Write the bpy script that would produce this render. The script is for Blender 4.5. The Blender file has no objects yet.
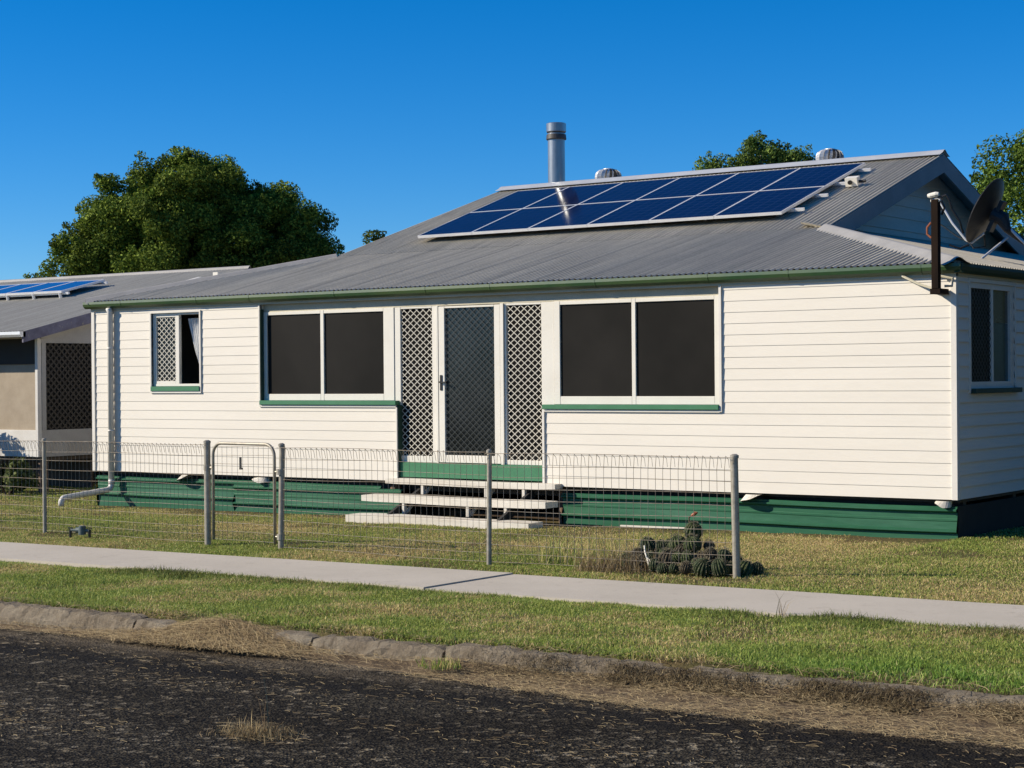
import bpy, math, random
import numpy as np
from math import sin, cos, tan, pi, radians
from mathutils import Vector, Matrix

random.seed(7); RNG = np.random.default_rng(11)
scene = bpy.context.scene
COL = scene.collection
S = 0.007                                   # the street falls gently to the left

def gz(x):
    return S * np.clip(x, -30., 14.)

# ------------------------------------------------------------------ materials
def nt_new(name):
    m = bpy.data.materials.new(name); m.use_nodes = True
    nt = m.node_tree; nt.nodes.clear()
    out = nt.nodes.new('ShaderNodeOutputMaterial')
    return m, nt, out

def add(nt, kind, **kw):
    n = nt.nodes.new(kind)
    for k, v in kw.items():
        if k in n.inputs: n.inputs[k].default_value = v
        else: setattr(n, k, v)
    return n

def noise(nt, vec, scale, detail=4., rough=.6, dist=0.):
    n = add(nt, 'ShaderNodeTexNoise', Scale=scale, Detail=detail, Roughness=rough, Distortion=dist)
    nt.links.new(vec, n.inputs['Vector']); return n.outputs['Fac']

def ramp(nt, fac, p0, p1, c0=(0, 0, 0, 1), c1=(1, 1, 1, 1)):
    r = nt.nodes.new('ShaderNodeValToRGB'); e = r.color_ramp.elements
    e[0].position = p0; e[1].position = p1; e[0].color = c0; e[1].color = c1
    nt.links.new(fac, r.inputs['Fac']); return r.outputs['Color']

def mix(nt, fac, a, b, mode='MIX'):
    n = nt.nodes.new('ShaderNodeMix'); n.data_type = 'RGBA'; n.blend_type = mode
    for idx, v in ((0, fac), (6, a), (7, b)):
        if isinstance(v, (int, float)): n.inputs[idx].default_value = v
        elif isinstance(v, (tuple, list)): n.inputs[idx].default_value = (*v[:3], 1)
        else: nt.links.new(v, n.inputs[idx])
    return n.outputs[2]

def scaled(nt, vec, s):
    m = add(nt, 'ShaderNodeMapping'); m.inputs['Scale'].default_value = s
    nt.links.new(vec, m.inputs['Vector']); return m.outputs['Vector']

def finish(nt, out, col, rough=.6, spec=.4, metal=0., bump=None, bstr=.3, bdist=.01, coat=0., rough_sock=None):
    p = add(nt, 'ShaderNodeBsdfPrincipled')
    if isinstance(col, (tuple, list)): p.inputs['Base Color'].default_value = (*col[:3], 1)
    else: nt.links.new(col, p.inputs['Base Color'])
    p.inputs['Roughness'].default_value = rough
    if rough_sock is not None: nt.links.new(rough_sock, p.inputs['Roughness'])
    p.inputs['Specular IOR Level'].default_value = spec
    p.inputs['Metallic'].default_value = metal
    if coat: p.inputs['Coat Weight'].default_value = coat; p.inputs['Coat Roughness'].default_value = .05
    if bump is not None:
        b = add(nt, 'ShaderNodeBump', Strength=bstr, Distance=bdist)
        nt.links.new(bump, b.inputs['Height']); nt.links.new(b.outputs['Normal'], p.inputs['Normal'])
    nt.links.new(p.outputs[0], out.inputs[0]); return p

def pmat(name, c1, c2=None, scale=3., rough=.6, spec=.4, metal=0., lo=.4, hi=.65, fine=40., fine_amt=.12, bstr=.15, stretch=(1, 1, 1), coat=0., dirt=None, dirt_at=(.6, .75)):
    m, nt, out = nt_new(name)
    tc = add(nt, 'ShaderNodeTexCoord').outputs['Object']
    v = scaled(nt, tc, stretch)
    c2 = c2 or tuple(x * .8 for x in c1)
    c = mix(nt, ramp(nt, noise(nt, v, scale), lo, hi), c1, c2)
    f = noise(nt, v, fine, 3.)
    g = ramp(nt, f, .3, .7, (1 - fine_amt,) * 3 + (1,), (1,) * 3 + (1,))
    c = mix(nt, 1., c, g, 'MULTIPLY')
    if dirt:
        c = mix(nt, ramp(nt, noise(nt, v, scale * 2.3, 8., .7, .6), *dirt_at), c, dirt)
    finish(nt, out, c, rough, spec, metal, f, bstr, .004, coat)
    return m

M = {}
M['cream'] = pmat('cream_paint', (.725, .675, .59), (.70, .65, .565), 1.1, .55, .3, fine=14, fine_amt=.03, bstr=.01, stretch=(.35, .35, 2.2), dirt=(.56, .51, .435), dirt_at=(.68, .98))
M['trim'] = pmat('trim_paint', (.70, .665, .60), (.66, .62, .55), 2., .5, .35, fine_amt=.06, bstr=.05)
M['white'] = pmat('white_frame', (.74, .70, .615), (.70, .66, .575), 2., .35, .5, fine_amt=.04, bstr=.02)
M['grille'] = pmat('white_grille', (.60, .56, .47), (.54, .50, .42), 2., .4, .5, fine_amt=.05, bstr=.02)
M['dark_grille'] = pmat('dark_grille', (.022, .026, .024), None, 2., .45, .5)
M['green'] = pmat('green_trim', (.040, .165, .078), (.052, .19, .095), 2.5, .5, .35, fine_amt=.1, bstr=.08)
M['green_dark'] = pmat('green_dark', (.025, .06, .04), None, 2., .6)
M['skirt'] = pmat('green_sheet', (.026, .112, .058), (.040, .138, .076), 1.6, .4, .22, fine=9., fine_amt=.18, bstr=.05, stretch=(.5, 1, 3), dirt=(.10, .13, .08), dirt_at=(.62, .85))
M['gutter'] = pmat('gutter_green', (.028, .078, .030), (.058, .10, .036), .9, .4, .5, fine=20, fine_amt=.12, stretch=(.6, 1, 1), lo=.42, hi=.6)
M['fascia'] = pmat('fascia_paint', (.55, .50, .38), (.48, .44, .32), 2., .6)
M['barge'] = pmat('barge_slate', (.27, .265, .265), (.22, .22, .22), 2., .6)
M['gable'] = pmat('gable_board', (.74, .67, .56), (.66, .60, .50), 2., .6, stretch=(1, .5, 3))
M['pane'] = pmat('insect_screen', (.0125, .0115, .0098), (.021, .019, .0165), .6, .5, .07, fine=500, fine_amt=.25, bstr=.0)
M['door_glass'] = pmat('door_glass', (.012, .014, .013), (.03, .034, .034), 1.3, .12, .5, fine_amt=.1, bstr=.0)
M['teal_glass'] = pmat('teal_blind_glass', (.012, .075, .10), (.01, .05, .07), .8, .2, .5, fine_amt=.05, bstr=0)
M['grey_glass'] = pmat('grey_blind_glass', (.07, .075, .06), (.05, .055, .05), .8, .2, .5, fine_amt=.05, bstr=0)
M['room'] = pmat('room_dark', (.05, .048, .045))
M['curtain'] = pmat('curtain_cloth', (.75, .75, .74), (.62, .63, .65), 4., .9, .1)
M['under'] = pmat('floor_timber', (.07, .05, .035), (.03, .025, .02), 2.)
M['soil'] = pmat('under_soil', (.12, .085, .055), (.07, .05, .035), 2., .95, .1, fine_amt=.4, bstr=.6)
M['stump'] = pmat('stump_wood', (.16, .10, .065), (.09, .06, .045), 5., .8)
M['antcap'] = pmat('ant_cap_paint', (.72, .68, .58), (.55, .50, .42), 8., .5)
M['pvc'] = pmat('pvc_pipe', (.68, .65, .59), (.60, .57, .51), 3., .35, .5)
M['zinc'] = pmat('bright_zinc', (.62, .63, .63), (.54, .55, .55), 3., .42, .5, .35, fine_amt=.08, bstr=.05)
M['hipzinc'] = pmat('hip_zinc', (.42, .40, .365), (.36, .345, .315), 3., .5, .4, .25, fine_amt=.1, bstr=.05)
M['alu'] = pmat('panel_aluminium', (.74, .74, .74), (.68, .68, .68), 3., .4, .5, .3, fine_amt=.03, bstr=.0)
M['flue'] = pmat('flue_steel', (.36, .37, .375), (.28, .29, .30), 4., .33, .5, .75, fine=20, fine_amt=.15, bstr=.05, stretch=(1, 1, .3))
M['flue_band'] = pmat('flue_band', (.06, .055, .05), None, 3., .5)
M['vent'] = pmat('vent_steel', (.72, .71, .69), (.64, .63, .61), 3., .4, .5, .3, fine_amt=.05, bstr=0)
M['steel'] = pmat('galvanised_pipe', (.37, .335, .27), (.28, .25, .195), 14., .5, .5, .3, fine=60, fine_amt=.15, bstr=.1, dirt=(.25, .19, .13), dirt_at=(.66, .8))
M['wire'] = pmat('rusty_wire', (.27, .215, .155), (.36, .32, .26), 9., .6, .4, .2)
M['timber_dark'] = pmat('dark_post', (.020, .012, .008), (.012, .008, .006), 5., .9, .1, stretch=(3, 3, .6))
M['dish'] = pmat('dish_coating', (.018, .019, .021), (.026, .026, .028), 4., .5)
M['black'] = pmat('black_rubber', (.012, .012, .012), None, 4., .5)
M['copper'] = pmat('orange_cable', (.32, .10, .04), None, 4., .5)
M['step'] = pmat('step_boards', (.68, .635, .55), (.60, .545, .455), 2.2, .65, .25, fine=30, fine_amt=.12, bstr=.2, stretch=(.4, 3, 3), dirt=(.48, .40, .30), dirt_at=(.63, .85))
M['bark'] = pmat('bark', (.09, .065, .045), (.05, .038, .028), 6., .9, .1, fine_amt=.4, bstr=.6, stretch=(4, 4, .6))
M['gumbark'] = pmat('gum_bark', (.34, .29, .24), (.22, .18, .14), 4., .85, .1, stretch=(3, 3, .5))
M['meter'] = pmat('meter_body', (.13, .16, .155), (.07, .09, .09), 9., .45, .5, .3)
M['brass'] = pmat('old_brass', (.10, .085, .06), None, 9., .4, .5, .6)
M['n_wall'] = pmat('neighbour_wall', (.64, .62, .58), (.57, .54, .49), 2., .65)
M['n_board'] = pmat('neighbour_ply', (.36, .295, .215), (.30, .24, .17), 2.5, .75, dirt=(.25, .17, .11), dirt_at=(.66, .85))
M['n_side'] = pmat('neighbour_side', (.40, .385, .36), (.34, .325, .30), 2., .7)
M['n_barge'] = pmat('flaking_barge', (.19, .18, .24), (.12, .11, .15), 5., .7, dirt=(.42, .36, .26), dirt_at=(.60, .66), fine_amt=.3)
M['lattice'] = pmat('brown_lattice', (.055, .047, .036), None, 5., .8)
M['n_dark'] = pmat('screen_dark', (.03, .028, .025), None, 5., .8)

def roof_mat(name, c1, c2, streak, axis=0):
    m, nt, out = nt_new(name)
    tc = add(nt, 'ShaderNodeTexCoord').outputs['Object']
    st = (2.6, .18, .18) if axis == 0 else (.18, 2.6, .18)
    n1 = noise(nt, scaled(nt, tc, st), 2.2, 5., .65)
    n4 = noise(nt, scaled(nt, tc, tuple(q * (2.4 if q > 1 else 1.) for q in st)), 2.2, 6., .75)
    n2 = noise(nt, tc, .5, 4.)
    n3 = noise(nt, tc, 26., 4., .7)
    c = mix(nt, ramp(nt, n1, .36, .68), c1, c2)
    c = mix(nt, ramp(nt, n2, .5, .75), c, streak)
    c = mix(nt, 1., c, ramp(nt, n4, .34, .6, (.74, .74, .74, 1)), 'MULTIPLY')
    c = mix(nt, ramp(nt, n4, .66, .8, (0, 0, 0, 1), (.55, .55, .55, 1)), c, (.20, .155, .11))
    # sheet laps every 0.762 m along the eave
    sp = add(nt, 'ShaderNodeSeparateXYZ'); nt.links.new(tc, sp.inputs[0])
    mo = add(nt, 'ShaderNodeMath', operation='PINGPONG'); mo.inputs[1].default_value = .381
    nt.links.new(sp.outputs['X' if axis == 0 else 'Y'], mo.inputs[0])
    c = mix(nt, ramp(nt, mo.outputs[0], .006, .016, (.35, .35, .35, 1), (0, 0, 0, 1)), c, (.10, .095, .09))
    c = mix(nt, 1., c, ramp(nt, n3, .3, .7, (.8, .8, .8, 1)), 'MULTIPLY')
    finish(nt, out, c, .6, .22, .0, n3, .05, .003)
    return m
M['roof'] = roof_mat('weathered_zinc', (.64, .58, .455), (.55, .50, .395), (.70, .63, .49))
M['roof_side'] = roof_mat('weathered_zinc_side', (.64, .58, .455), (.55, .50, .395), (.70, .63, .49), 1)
M['n_roof'] = roof_mat('neighbour_zinc', (.44, .42, .36), (.395, .375, .325), (.48, .455, .385))

# photovoltaic cells under glass
m, nt, out = nt_new('solar_glass')
tc = add(nt, 'ShaderNodeTexCoord').outputs['Object']
br = add(nt, 'ShaderNodeTexBrick'); br.offset = 0.
br.inputs['Scale'].default_value = 1.; br.inputs['Mortar Size'].default_value = .004
br.inputs['Brick Width'].default_value = .16; br.inputs['Row Height'].default_value = .155
br.inputs['Color1'].default_value = (.002, .004, .028, 1); br.inputs['Color2'].default_value = (.003, .006, .036, 1)
br.inputs['Mortar'].default_value = (.022, .034, .085, 1)
nt.links.new(tc, br.inputs['Vector'])
p = finish(nt, out, br.outputs['Color'], .10, .16, 0.)
p.inputs['IOR'].default_value = 1.22
M['cells'] = m
m, nt, out = nt_new('solar_glass_blue')
tc = add(nt, 'ShaderNodeTexCoord').outputs['Object']
p = finish(nt, out, mix(nt, noise(nt, tc, 2.), (.008, .03, .14), (.012, .045, .19)), .15, .4)
M['cells_blue'] = m

# asphalt
m, nt, out = nt_new('asphalt')
tc = add(nt, 'ShaderNodeTexCoord').outputs['Object']
vo = add(nt, 'ShaderNodeTexVoronoi', Scale=70.); nt.links.new(tc, vo.inputs['Vector'])
vo2 = add(nt, 'ShaderNodeTexVoronoi', Scale=26.); nt.links.new(tc, vo2.inputs['Vector'])
sep = add(nt, 'ShaderNodeSeparateColor'); nt.links.new(vo.outputs['Color'], sep.inputs[0])
chip = ramp(nt, sep.outputs[0], .35, 1., (.009, .0075, .0055, 1), (.085, .072, .05, 1))
sep2 = add(nt, 'ShaderNodeSeparateColor'); nt.links.new(vo2.outputs['Color'], sep2.inputs[0])
chip = mix(nt, ramp(nt, sep2.outputs[1], .9, .97), chip, (.17, .145, .105))
patch = noise(nt, scaled(nt, tc, (.5, 1.4, 1)), .9, 5., .6)
c = mix(nt, ramp(nt, patch, .40, .62), chip, mix(nt, 1., chip, (.55, .53, .50), 'MULTIPLY'))
worn = noise(nt, scaled(nt, tc, (1., 1.25, 1)), 9., 5., .62)
area = noise(nt, scaled(nt, tc, (.5, 1.2, 1)), 1.3, 3.)
wm_ = add(nt, 'ShaderNodeMath', operation='MULTIPLY'); nt.links.new(ramp(nt, worn, .60, .68), wm_.inputs[0]); nt.links.new(ramp(nt, area, .46, .62), wm_.inputs[1])
c = mix(nt, wm_.outputs[0], c, (.33, .27, .18))
sy0 = add(nt, 'ShaderNodeSeparateXYZ'); nt.links.new(tc, sy0.inputs[0])
wob_ = add(nt, 'ShaderNodeMath', operation='MULTIPLY_ADD'); nt.links.new(noise(nt, tc, .7, 4.), wob_.inputs[0]); wob_.inputs[1].default_value = .5; nt.links.new(sy0.outputs['Y'], wob_.inputs[2])
tr = add(nt, 'ShaderNodeMath', operation='ADD'); tr.inputs[1].default_value = 9.42; nt.links.new(wob_.outputs[0], tr.inputs[0])
ab = add(nt, 'ShaderNodeMath', operation='ABSOLUTE'); nt.links.new(tr.outputs[0], ab.inputs[0])
c = mix(nt, ramp(nt, ab.outputs[0], .08, .24, (.8, .8, .8, 1), (0, 0, 0, 1)), c, (.0125, .011, .009))
dust = noise(nt, scaled(nt, tc, (.7, 2.6, 1)), 3.1, 8., .72, .4)
c = mix(nt, ramp(nt, dust, .6, .78, (0, 0, 0, 1), (.4, .4, .4, 1)), c, (.13, .11, .075))
sy = add(nt, 'ShaderNodeSeparateXYZ'); nt.links.new(tc, sy.inputs[0])
mr = add(nt, 'ShaderNodeMapRange'); mr.inputs[1].default_value = -9.5; mr.inputs[2].default_value = -8.95
nt.links.new(sy.outputs['Y'], mr.inputs[0])
mm = add(nt, 'ShaderNodeMath', operation='MULTIPLY'); nt.links.new(mr.outputs[0], mm.inputs[0])
nt.links.new(ramp(nt, noise(nt, scaled(nt, tc, (.5, 1.5, 1)), 2.6, 8., .75), .38, .60), mm.inputs[1])
c = mix(nt, mm.outputs[0], c, (.19, .15, .10))
bsum = add(nt, 'ShaderNodeMath', operation='ADD')
nt.links.new(vo.outputs['Distance'], bsum.inputs[0]); nt.links.new(vo2.outputs['Distance'], bsum.inputs[1])
finish(nt, out, c, .9, .08, 0., bsum.outputs[0], .8, .012)
M['asphalt'] = m

# footpath concrete
m, nt, out = nt_new('path_concrete')
tc = add(nt, 'ShaderNodeTexCoord').outputs['Object']
c = mix(nt, ramp(nt, noise(nt, tc, 1.1, 6., .65), .35, .7), (.535, .48, .40), (.475, .425, .35))
c = mix(nt, ramp(nt, noise(nt, tc, 5., 8., .75), .56, .74, (0, 0, 0, 1), (.7, .7, .7, 1)), c, (.33, .285, .225))
f = noise(nt, tc, 120., 3.)
c = mix(nt, 1., c, ramp(nt, f, .3, .7, (.84, .84, .84, 1)), 'MULTIPLY')
vo = add(nt, 'ShaderNodeTexVoronoi', Scale=2.4); nt.links.new(tc, vo.inputs['Vector'])
c = mix(nt, ramp(nt, vo.outputs['Distance'], .0, .06, (.7, .7, .7, 1), (0, 0, 0, 1)), c, (.14, .12, .09))
finish(nt, out, c, .85, .2, 0., f, .25, .004)
M['concrete'] = m

# kerb concrete, stained by soil
m, nt, out = nt_new('kerb_concrete')
tc = add(nt, 'ShaderNodeTexCoord').outputs['Object']
c = mix(nt, ramp(nt, noise(nt, tc, 3., 8., .7), .35, .65), (.46, .39, .29), (.30, .24, .17))
c = mix(nt, ramp(nt, noise(nt, scaled(nt, tc, (6, 1, .8)), 2., 6., .7), .55, .78), c, (.11, .083, .055))
f = noise(nt, tc, 26., 8., .8)
c = mix(nt, 1., c, ramp(nt, f, .3, .7, (.6, .6, .6, 1)), 'MULTIPLY')
finish(nt, out, c, .95, .1, 0., f, 1., .05)
M['kerb'] = m

# soil under grass and dirt in the gutter
m, nt, out = nt_new('lawn_soil')
tc = add(nt, 'ShaderNodeTexCoord').outputs['Object']
c = mix(nt, ramp(nt, noise(nt, tc, .8, 6.), .4, .62), (.17, .125, .06), (.12, .12, .042))
c = mix(nt, ramp(nt, noise(nt, tc, 2.4, 8., .7), .55, .7), c, (.24, .17, .10))
f = noise(nt, tc, 60., 6., .7)
c = mix(nt, 1., c, ramp(nt, f, .3, .7, (.45, .45, .45, 1)), 'MULTIPLY')
finish(nt, out, c, .95, .1, 0., f, .8, .02)
M['lawn'] = m
m, nt, out = nt_new('gutter_soil')
tc = add(nt, 'ShaderNodeTexCoord').outputs['Object']
c = mix(nt, ramp(nt, noise(nt, tc, 3., 8., .7), .38, .66), (.27, .20, .13), (.12, .085, .055))
f = noise(nt, scaled(nt, tc, (.5, 1.3, 1)), 70., 6., .75)
c = mix(nt, 1., c, ramp(nt, f, .3, .7, (.5, .5, .5, 1)), 'MULTIPLY')
finish(nt, out, c, .95, .1, 0., f, 1., .02)
M['dirt'] = m

def leaf_mat(name, transl=.25, rough=.55, spec=.25):
    m, nt, out = nt_new(name)
    a = add(nt, 'ShaderNodeAttribute', attribute_name='Col')
    p = add(nt, 'ShaderNodeBsdfPrincipled'); p.inputs['Roughness'].default_value = rough
    p.inputs['Specular IOR Level'].default_value = spec
    nt.links.new(a.outputs['Color'], p.inputs['Base Color'])
    t = add(nt, 'ShaderNodeBsdfTranslucent'); nt.links.new(a.outputs['Color'], t.inputs['Color'])
    mx = add(nt, 'ShaderNodeMixShader'); mx.inputs[0].default_value = transl
    nt.links.new(p.outputs[0], mx.inputs[1]); nt.links.new(t.outputs[0], mx.inputs[2])
    nt.links.new(mx.outputs[0], out.inputs[0])
    return m
M['grass'] = leaf_mat('grass_blades', .3)
M['straw'] = leaf_mat('straw', .1, .8, .15)
M['leaf'] = leaf_mat('leaves', .22, .7, .08)

m, nt, out = nt_new('cactus_skin')
tc = add(nt, 'ShaderNodeTexCoord').outputs['Object']
a = add(nt, 'ShaderNodeAttribute', attribute_name='Col')
f = noise(nt, tc, 90., 3.)
c = mix(nt, 1., a.outputs['Color'], ramp(nt, f, .3, .7, (.6, .6, .6, 1)), 'MULTIPLY')
finish(nt, out, c, .7, .2, 0., f, .5, .006)
M['cactus'] = m

# ------------------------------------------------------------------ mesh building
class MB:
    def __init__(s): s.v = []; s.f = []; s.mi = []; s.cur = 0
    def vert(s, p): s.v.append(tuple(float(q) for q in p)); return len(s.v) - 1
    def face(s, idx): s.f.append(tuple(idx)); s.mi.append(s.cur)
    def poly(s, pts): s.face([s.vert(p) for p in pts])
    def hexa(s, p):                                   # 8 points: bottom 4 ccw, top 4 ccw
        i = [s.vert(q) for q in p]
        for f in ((3, 2, 1, 0), (4, 5, 6, 7), (0, 1, 5, 4), (1, 2, 6, 5), (2, 3, 7, 6), (3, 0, 4, 7)):
            s.face([i[k] for k in f])
    def box(s, x0, x1, y0, y1, z0, z1, b=0.):
        if b <= 0:
            s.hexa([(x0, y0, z0), (x1, y0, z0), (x1, y1, z0), (x0, y1, z0), (x0, y0, z1), (x1, y0, z1), (x1, y1, z1), (x0, y1, z1)])
        else:                                         # chamfered on every edge
            c = [(x0, x1), (y0, y1), (z0, z1)]
            V = {}
            for i in (0, 1):
                for j in (0, 1):
                    for k in (0, 1):
                        P = [c[0][i], c[1][j], c[2][k]]; q = (i, j, k)
                        sg = [1 if t == 0 else -1 for t in q]
                        for ax in range(3):
                            Q = [P[a] + (sg[a] * b if a != ax else 0) for a in range(3)]
                            V[(q, ax)] = s.vert(Q)
            for ax in range(3):
                o = [a for a in range(3) if a != ax]
                for e in (0, 1):
                    ids = []
                    for (u, w) in ((0, 0), (1, 0), (1, 1), (0, 1)):
                        q = [0, 0, 0]; q[ax] = e; q[o[0]] = u; q[o[1]] = w
                        ids.append(V[(tuple(q), ax)])
                    flip = (e == 0) ^ (ax == 1)
                    s.face(ids[::-1] if flip else ids)
            for ax in range(3):                       # edges along ax
                o = [a for a in range(3) if a != ax]
                for u in (0, 1):
                    for w in (0, 1):
                        q0 = [0, 0, 0]; q1 = [0, 0, 0]; q1[ax] = 1
                        q0[o[0]] = q1[o[0]] = u; q0[o[1]] = q1[o[1]] = w
                        q0, q1 = tuple(q0), tuple(q1)
                        s.face([V[(q0, o[0])], V[(q1, o[0])], V[(q1, o[1])], V[(q0, o[1])]])
            for i in (0, 1):
                for j in (0, 1):
                    for k in (0, 1):
                        s.face([V[((i, j, k), 0)], V[((i, j, k), 1)], V[((i, j, k), 2)]])
    def bar(s, a, b, w, h, up=(0, 0, 1)):             # rectangular bar from a to b
        a = Vector(a); b = Vector(b); d = (b - a).normalized(); u = Vector(up)
        if abs(d.dot(u)) > .99: u = Vector((1, 0, 0))
        r = d.cross(u).normalized(); u = r.cross(d).normalized()
        r *= w / 2; u *= h / 2
        s.hexa([a - r - u, b - r - u, b + r - u, a + r - u, a - r + u, b - r + u, b + r + u, a + r + u])
    def tube(s, pts, rad, n=8, caps=True):
        pts = [Vector(p) for p in pts]
        rads = rad if isinstance(rad, (list, tuple)) else [rad] * len(pts)
        rings = []; ref = None
        for i, p in enumerate(pts):
            if i == 0: d = pts[1] - pts[0]
            elif i == len(pts) - 1: d = pts[-1] - pts[-2]
            else: d = (pts[i + 1] - p).normalized() + (p - pts[i - 1]).normalized()
            d.normalize()
            if ref is None:
                ref = Vector((0, 0, 1)) if abs(d.z) < .9 else Vector((1, 0, 0))
            r = (ref - d * ref.dot(d)).normalized(); ref = r; q = d.cross(r)
            rings.append([s.vert(p + (r * cos(2 * pi * k / n) + q * sin(2 * pi * k / n)) * rads[i]) for k in range(n)])
        for i in range(len(rings) - 1):
            for k in range(n):
                s.face((rings[i][k], rings[i][(k + 1) % n], rings[i + 1][(k + 1) % n], rings[i + 1][k]))
        if caps: s.face(rings[0][::-1]); s.face(rings[-1])
    def lathe(s, prof, c=(0, 0, 0), n=24, mod=None):  # prof: (r, z)
        rings = []
        for (r, z) in prof:
            rings.append([s.vert((c[0] + (r * (mod(k, n, z) if mod else 1)) * cos(2 * pi * k / n), c[1] + (r * (mod(k, n, z) if mod else 1)) * sin(2 * pi * k / n), c[2] + z)) for k in range(n)])
        for i in range(len(rings) - 1):
            for k in range(n):
                s.face((rings[i][k], rings[i][(k + 1) % n], rings[i + 1][(k + 1) % n], rings[i + 1][k]))
        s.face(rings[0][::-1]); s.face(rings[-1])
    def sweep_x(s, prof, x0, x1, caps=True):          # closed (y,z) profile swept along x
        a = [s.vert((x0, y, z)) for y, z in prof]; b = [s.vert((x1, y, z)) for y, z in prof]
        n = len(prof)
        for k in range(n): s.face((a[k], a[(k + 1) % n], b[(k + 1) % n], b[k]))
        if caps: s.face(a[::-1]); s.face(b)
    def sweep_y(s, prof, y0, y1, caps=True):          # closed (x,z) profile swept along y
        a = [s.vert((x, y0, z)) for x, z in prof]; b = [s.vert((x, y1, z)) for x, z in prof]
        n = len(prof)
        for k in range(n): s.face((a[k], b[k], b[(k + 1) % n], a[(k + 1) % n]))
        if caps: s.face(a); s.face(b[::-1])
    def build(s, name, mat, parent=None, loc=None, smooth=False, cols=None):
        me = bpy.data.meshes.new(name)
        if parent is not None:
            root = parent
            base = Vector((0, 0, 0)); q = parent
            while q is not None: base += q.location; q = q.parent
            L = base
        else:
            L = Vector(loc) if loc is not None else Vector((0, 0, 0))
        me.from_pydata([(v[0] - L.x, v[1] - L.y, v[2] - L.z) for v in s.v], [], s.f)
        mats = mat if isinstance(mat, (list, tuple)) else [mat]
        for mm in mats: me.materials.append(mm)
        if len(mats) > 1: me.polygons.foreach_set('material_index', s.mi)
        if smooth: me.polygons.foreach_set('use_smooth', [True] * len(me.polygons))
        if cols is not None:
            ca = me.color_attributes.new('Col', 'FLOAT_COLOR', 'POINT')
            ca.data.foreach_set('color', np.asarray(cols, dtype=np.float32).ravel())
        me.validate(); me.update()
        o = bpy.data.objects.new(name, me); COL.objects.link(o)
        if parent is not None: o.parent = parent
        else: o.location = L
        return o

def fast_mesh(name, verts, faces_list, cols, mat, loc=(0, 0, 0), parent=None):
    """numpy mesh: verts (N,3), faces_list = list of (K,n) int arrays"""
    me = bpy.data.meshes.new(name)
    verts = np.asarray(verts, dtype=np.float32)
    L = np.array(loc, dtype=np.float32)
    me.vertices.add(len(verts)); me.vertices.foreach_set('co', (verts - L).ravel())
    loops = np.concatenate([f.ravel() for f in faces_list]).astype(np.int32)
    sizes = np.concatenate([np.full(len(f), f.shape[1]) for f in faces_list])
    starts = np.concatenate([[0], np.cumsum(sizes)[:-1]]).astype(np.int32)
    me.loops.add(len(loops)); me.loops.foreach_set('vertex_index', loops)
    me.polygons.add(len(sizes)); me.polygons.foreach_set('loop_start', starts)
    me.materials.append(mat)
    if cols is not None:
        ca = me.color_attributes.new('Col', 'FLOAT_COLOR', 'POINT')
        c4 = np.ones((len(verts), 4), dtype=np.float32); c4[:, :3] = cols
        ca.data.foreach_set('color', c4.ravel())
    me.update(calc_edges=True)
    o = bpy.data.objects.new(name, me); COL.objects.link(o)
    if parent is not None:
        o.parent = parent
    else: o.location = loc
    return o

def tag(o, label=None, cat=None, group=None, kind=None):
    if label: o['label'] = label
    if cat: o['category'] = cat
    if group: o['group'] = group
    if kind: o['kind'] = kind
    return o

def thing(name, label, cat, loc=(0, 0, 0), group=None):
    o = bpy.data.objects.new(name, None); COL.objects.link(o); o.location = loc
    o.empty_display_size = .2
    return tag(o, label, cat, group)

# cheap tileable value noise for scatter patterns
_N = np.random.default_rng(3).random((256, 256))
def vnoise(x, y, s):
    x = np.asarray(x) * s + 91.7; y = np.asarray(y) * s + 37.3
    i = np.floor(x).astype(int); j = np.floor(y).astype(int); u = x - i; v = y - j
    u = u * u * (3 - 2 * u); v = v * v * (3 - 2 * v)
    g = lambda a, b: _N[a % 256, b % 256]
    return (g(i, j) * (1 - u) + g(i + 1, j) * u) * (1 - v) + (g(i, j + 1) * (1 - u) + g(i + 1, j + 1) * u) * v
def fnoise(x, y, s):
    return (vnoise(x, y, s) + .5 * vnoise(x, y, s * 2.1) + .25 * vnoise(x, y, s * 4.3)) / 1.75

# ------------------------------------------------------------------ ground, path, kerb, road
PATH0, PATH1 = -6.30, -5.02
KERB = -8.78
def bumps(x, y):
    return .03 * (fnoise(x, y, .7) - .5) + .018 * (vnoise(x, y, 3.) - .5)

def grid_mesh(name, xs, ys, zf, mat, kind='structure'):
    X, Y = np.meshgrid(xs, ys)
    Z = zf(X, Y); n, m_ = X.shape
    v = np.stack([X.ravel(), Y.ravel(), Z.ravel()], 1)
    i = np.arange(n * m_).reshape(n, m_)
    f = np.stack([i[:-1, :-1].ravel(), i[:-1, 1:].ravel(), i[1:, 1:].ravel(), i[1:, :-1].ravel()], 1)
    o = fast_mesh(name, v, [f], None, mat); o['kind'] = kind
    return o

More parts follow.
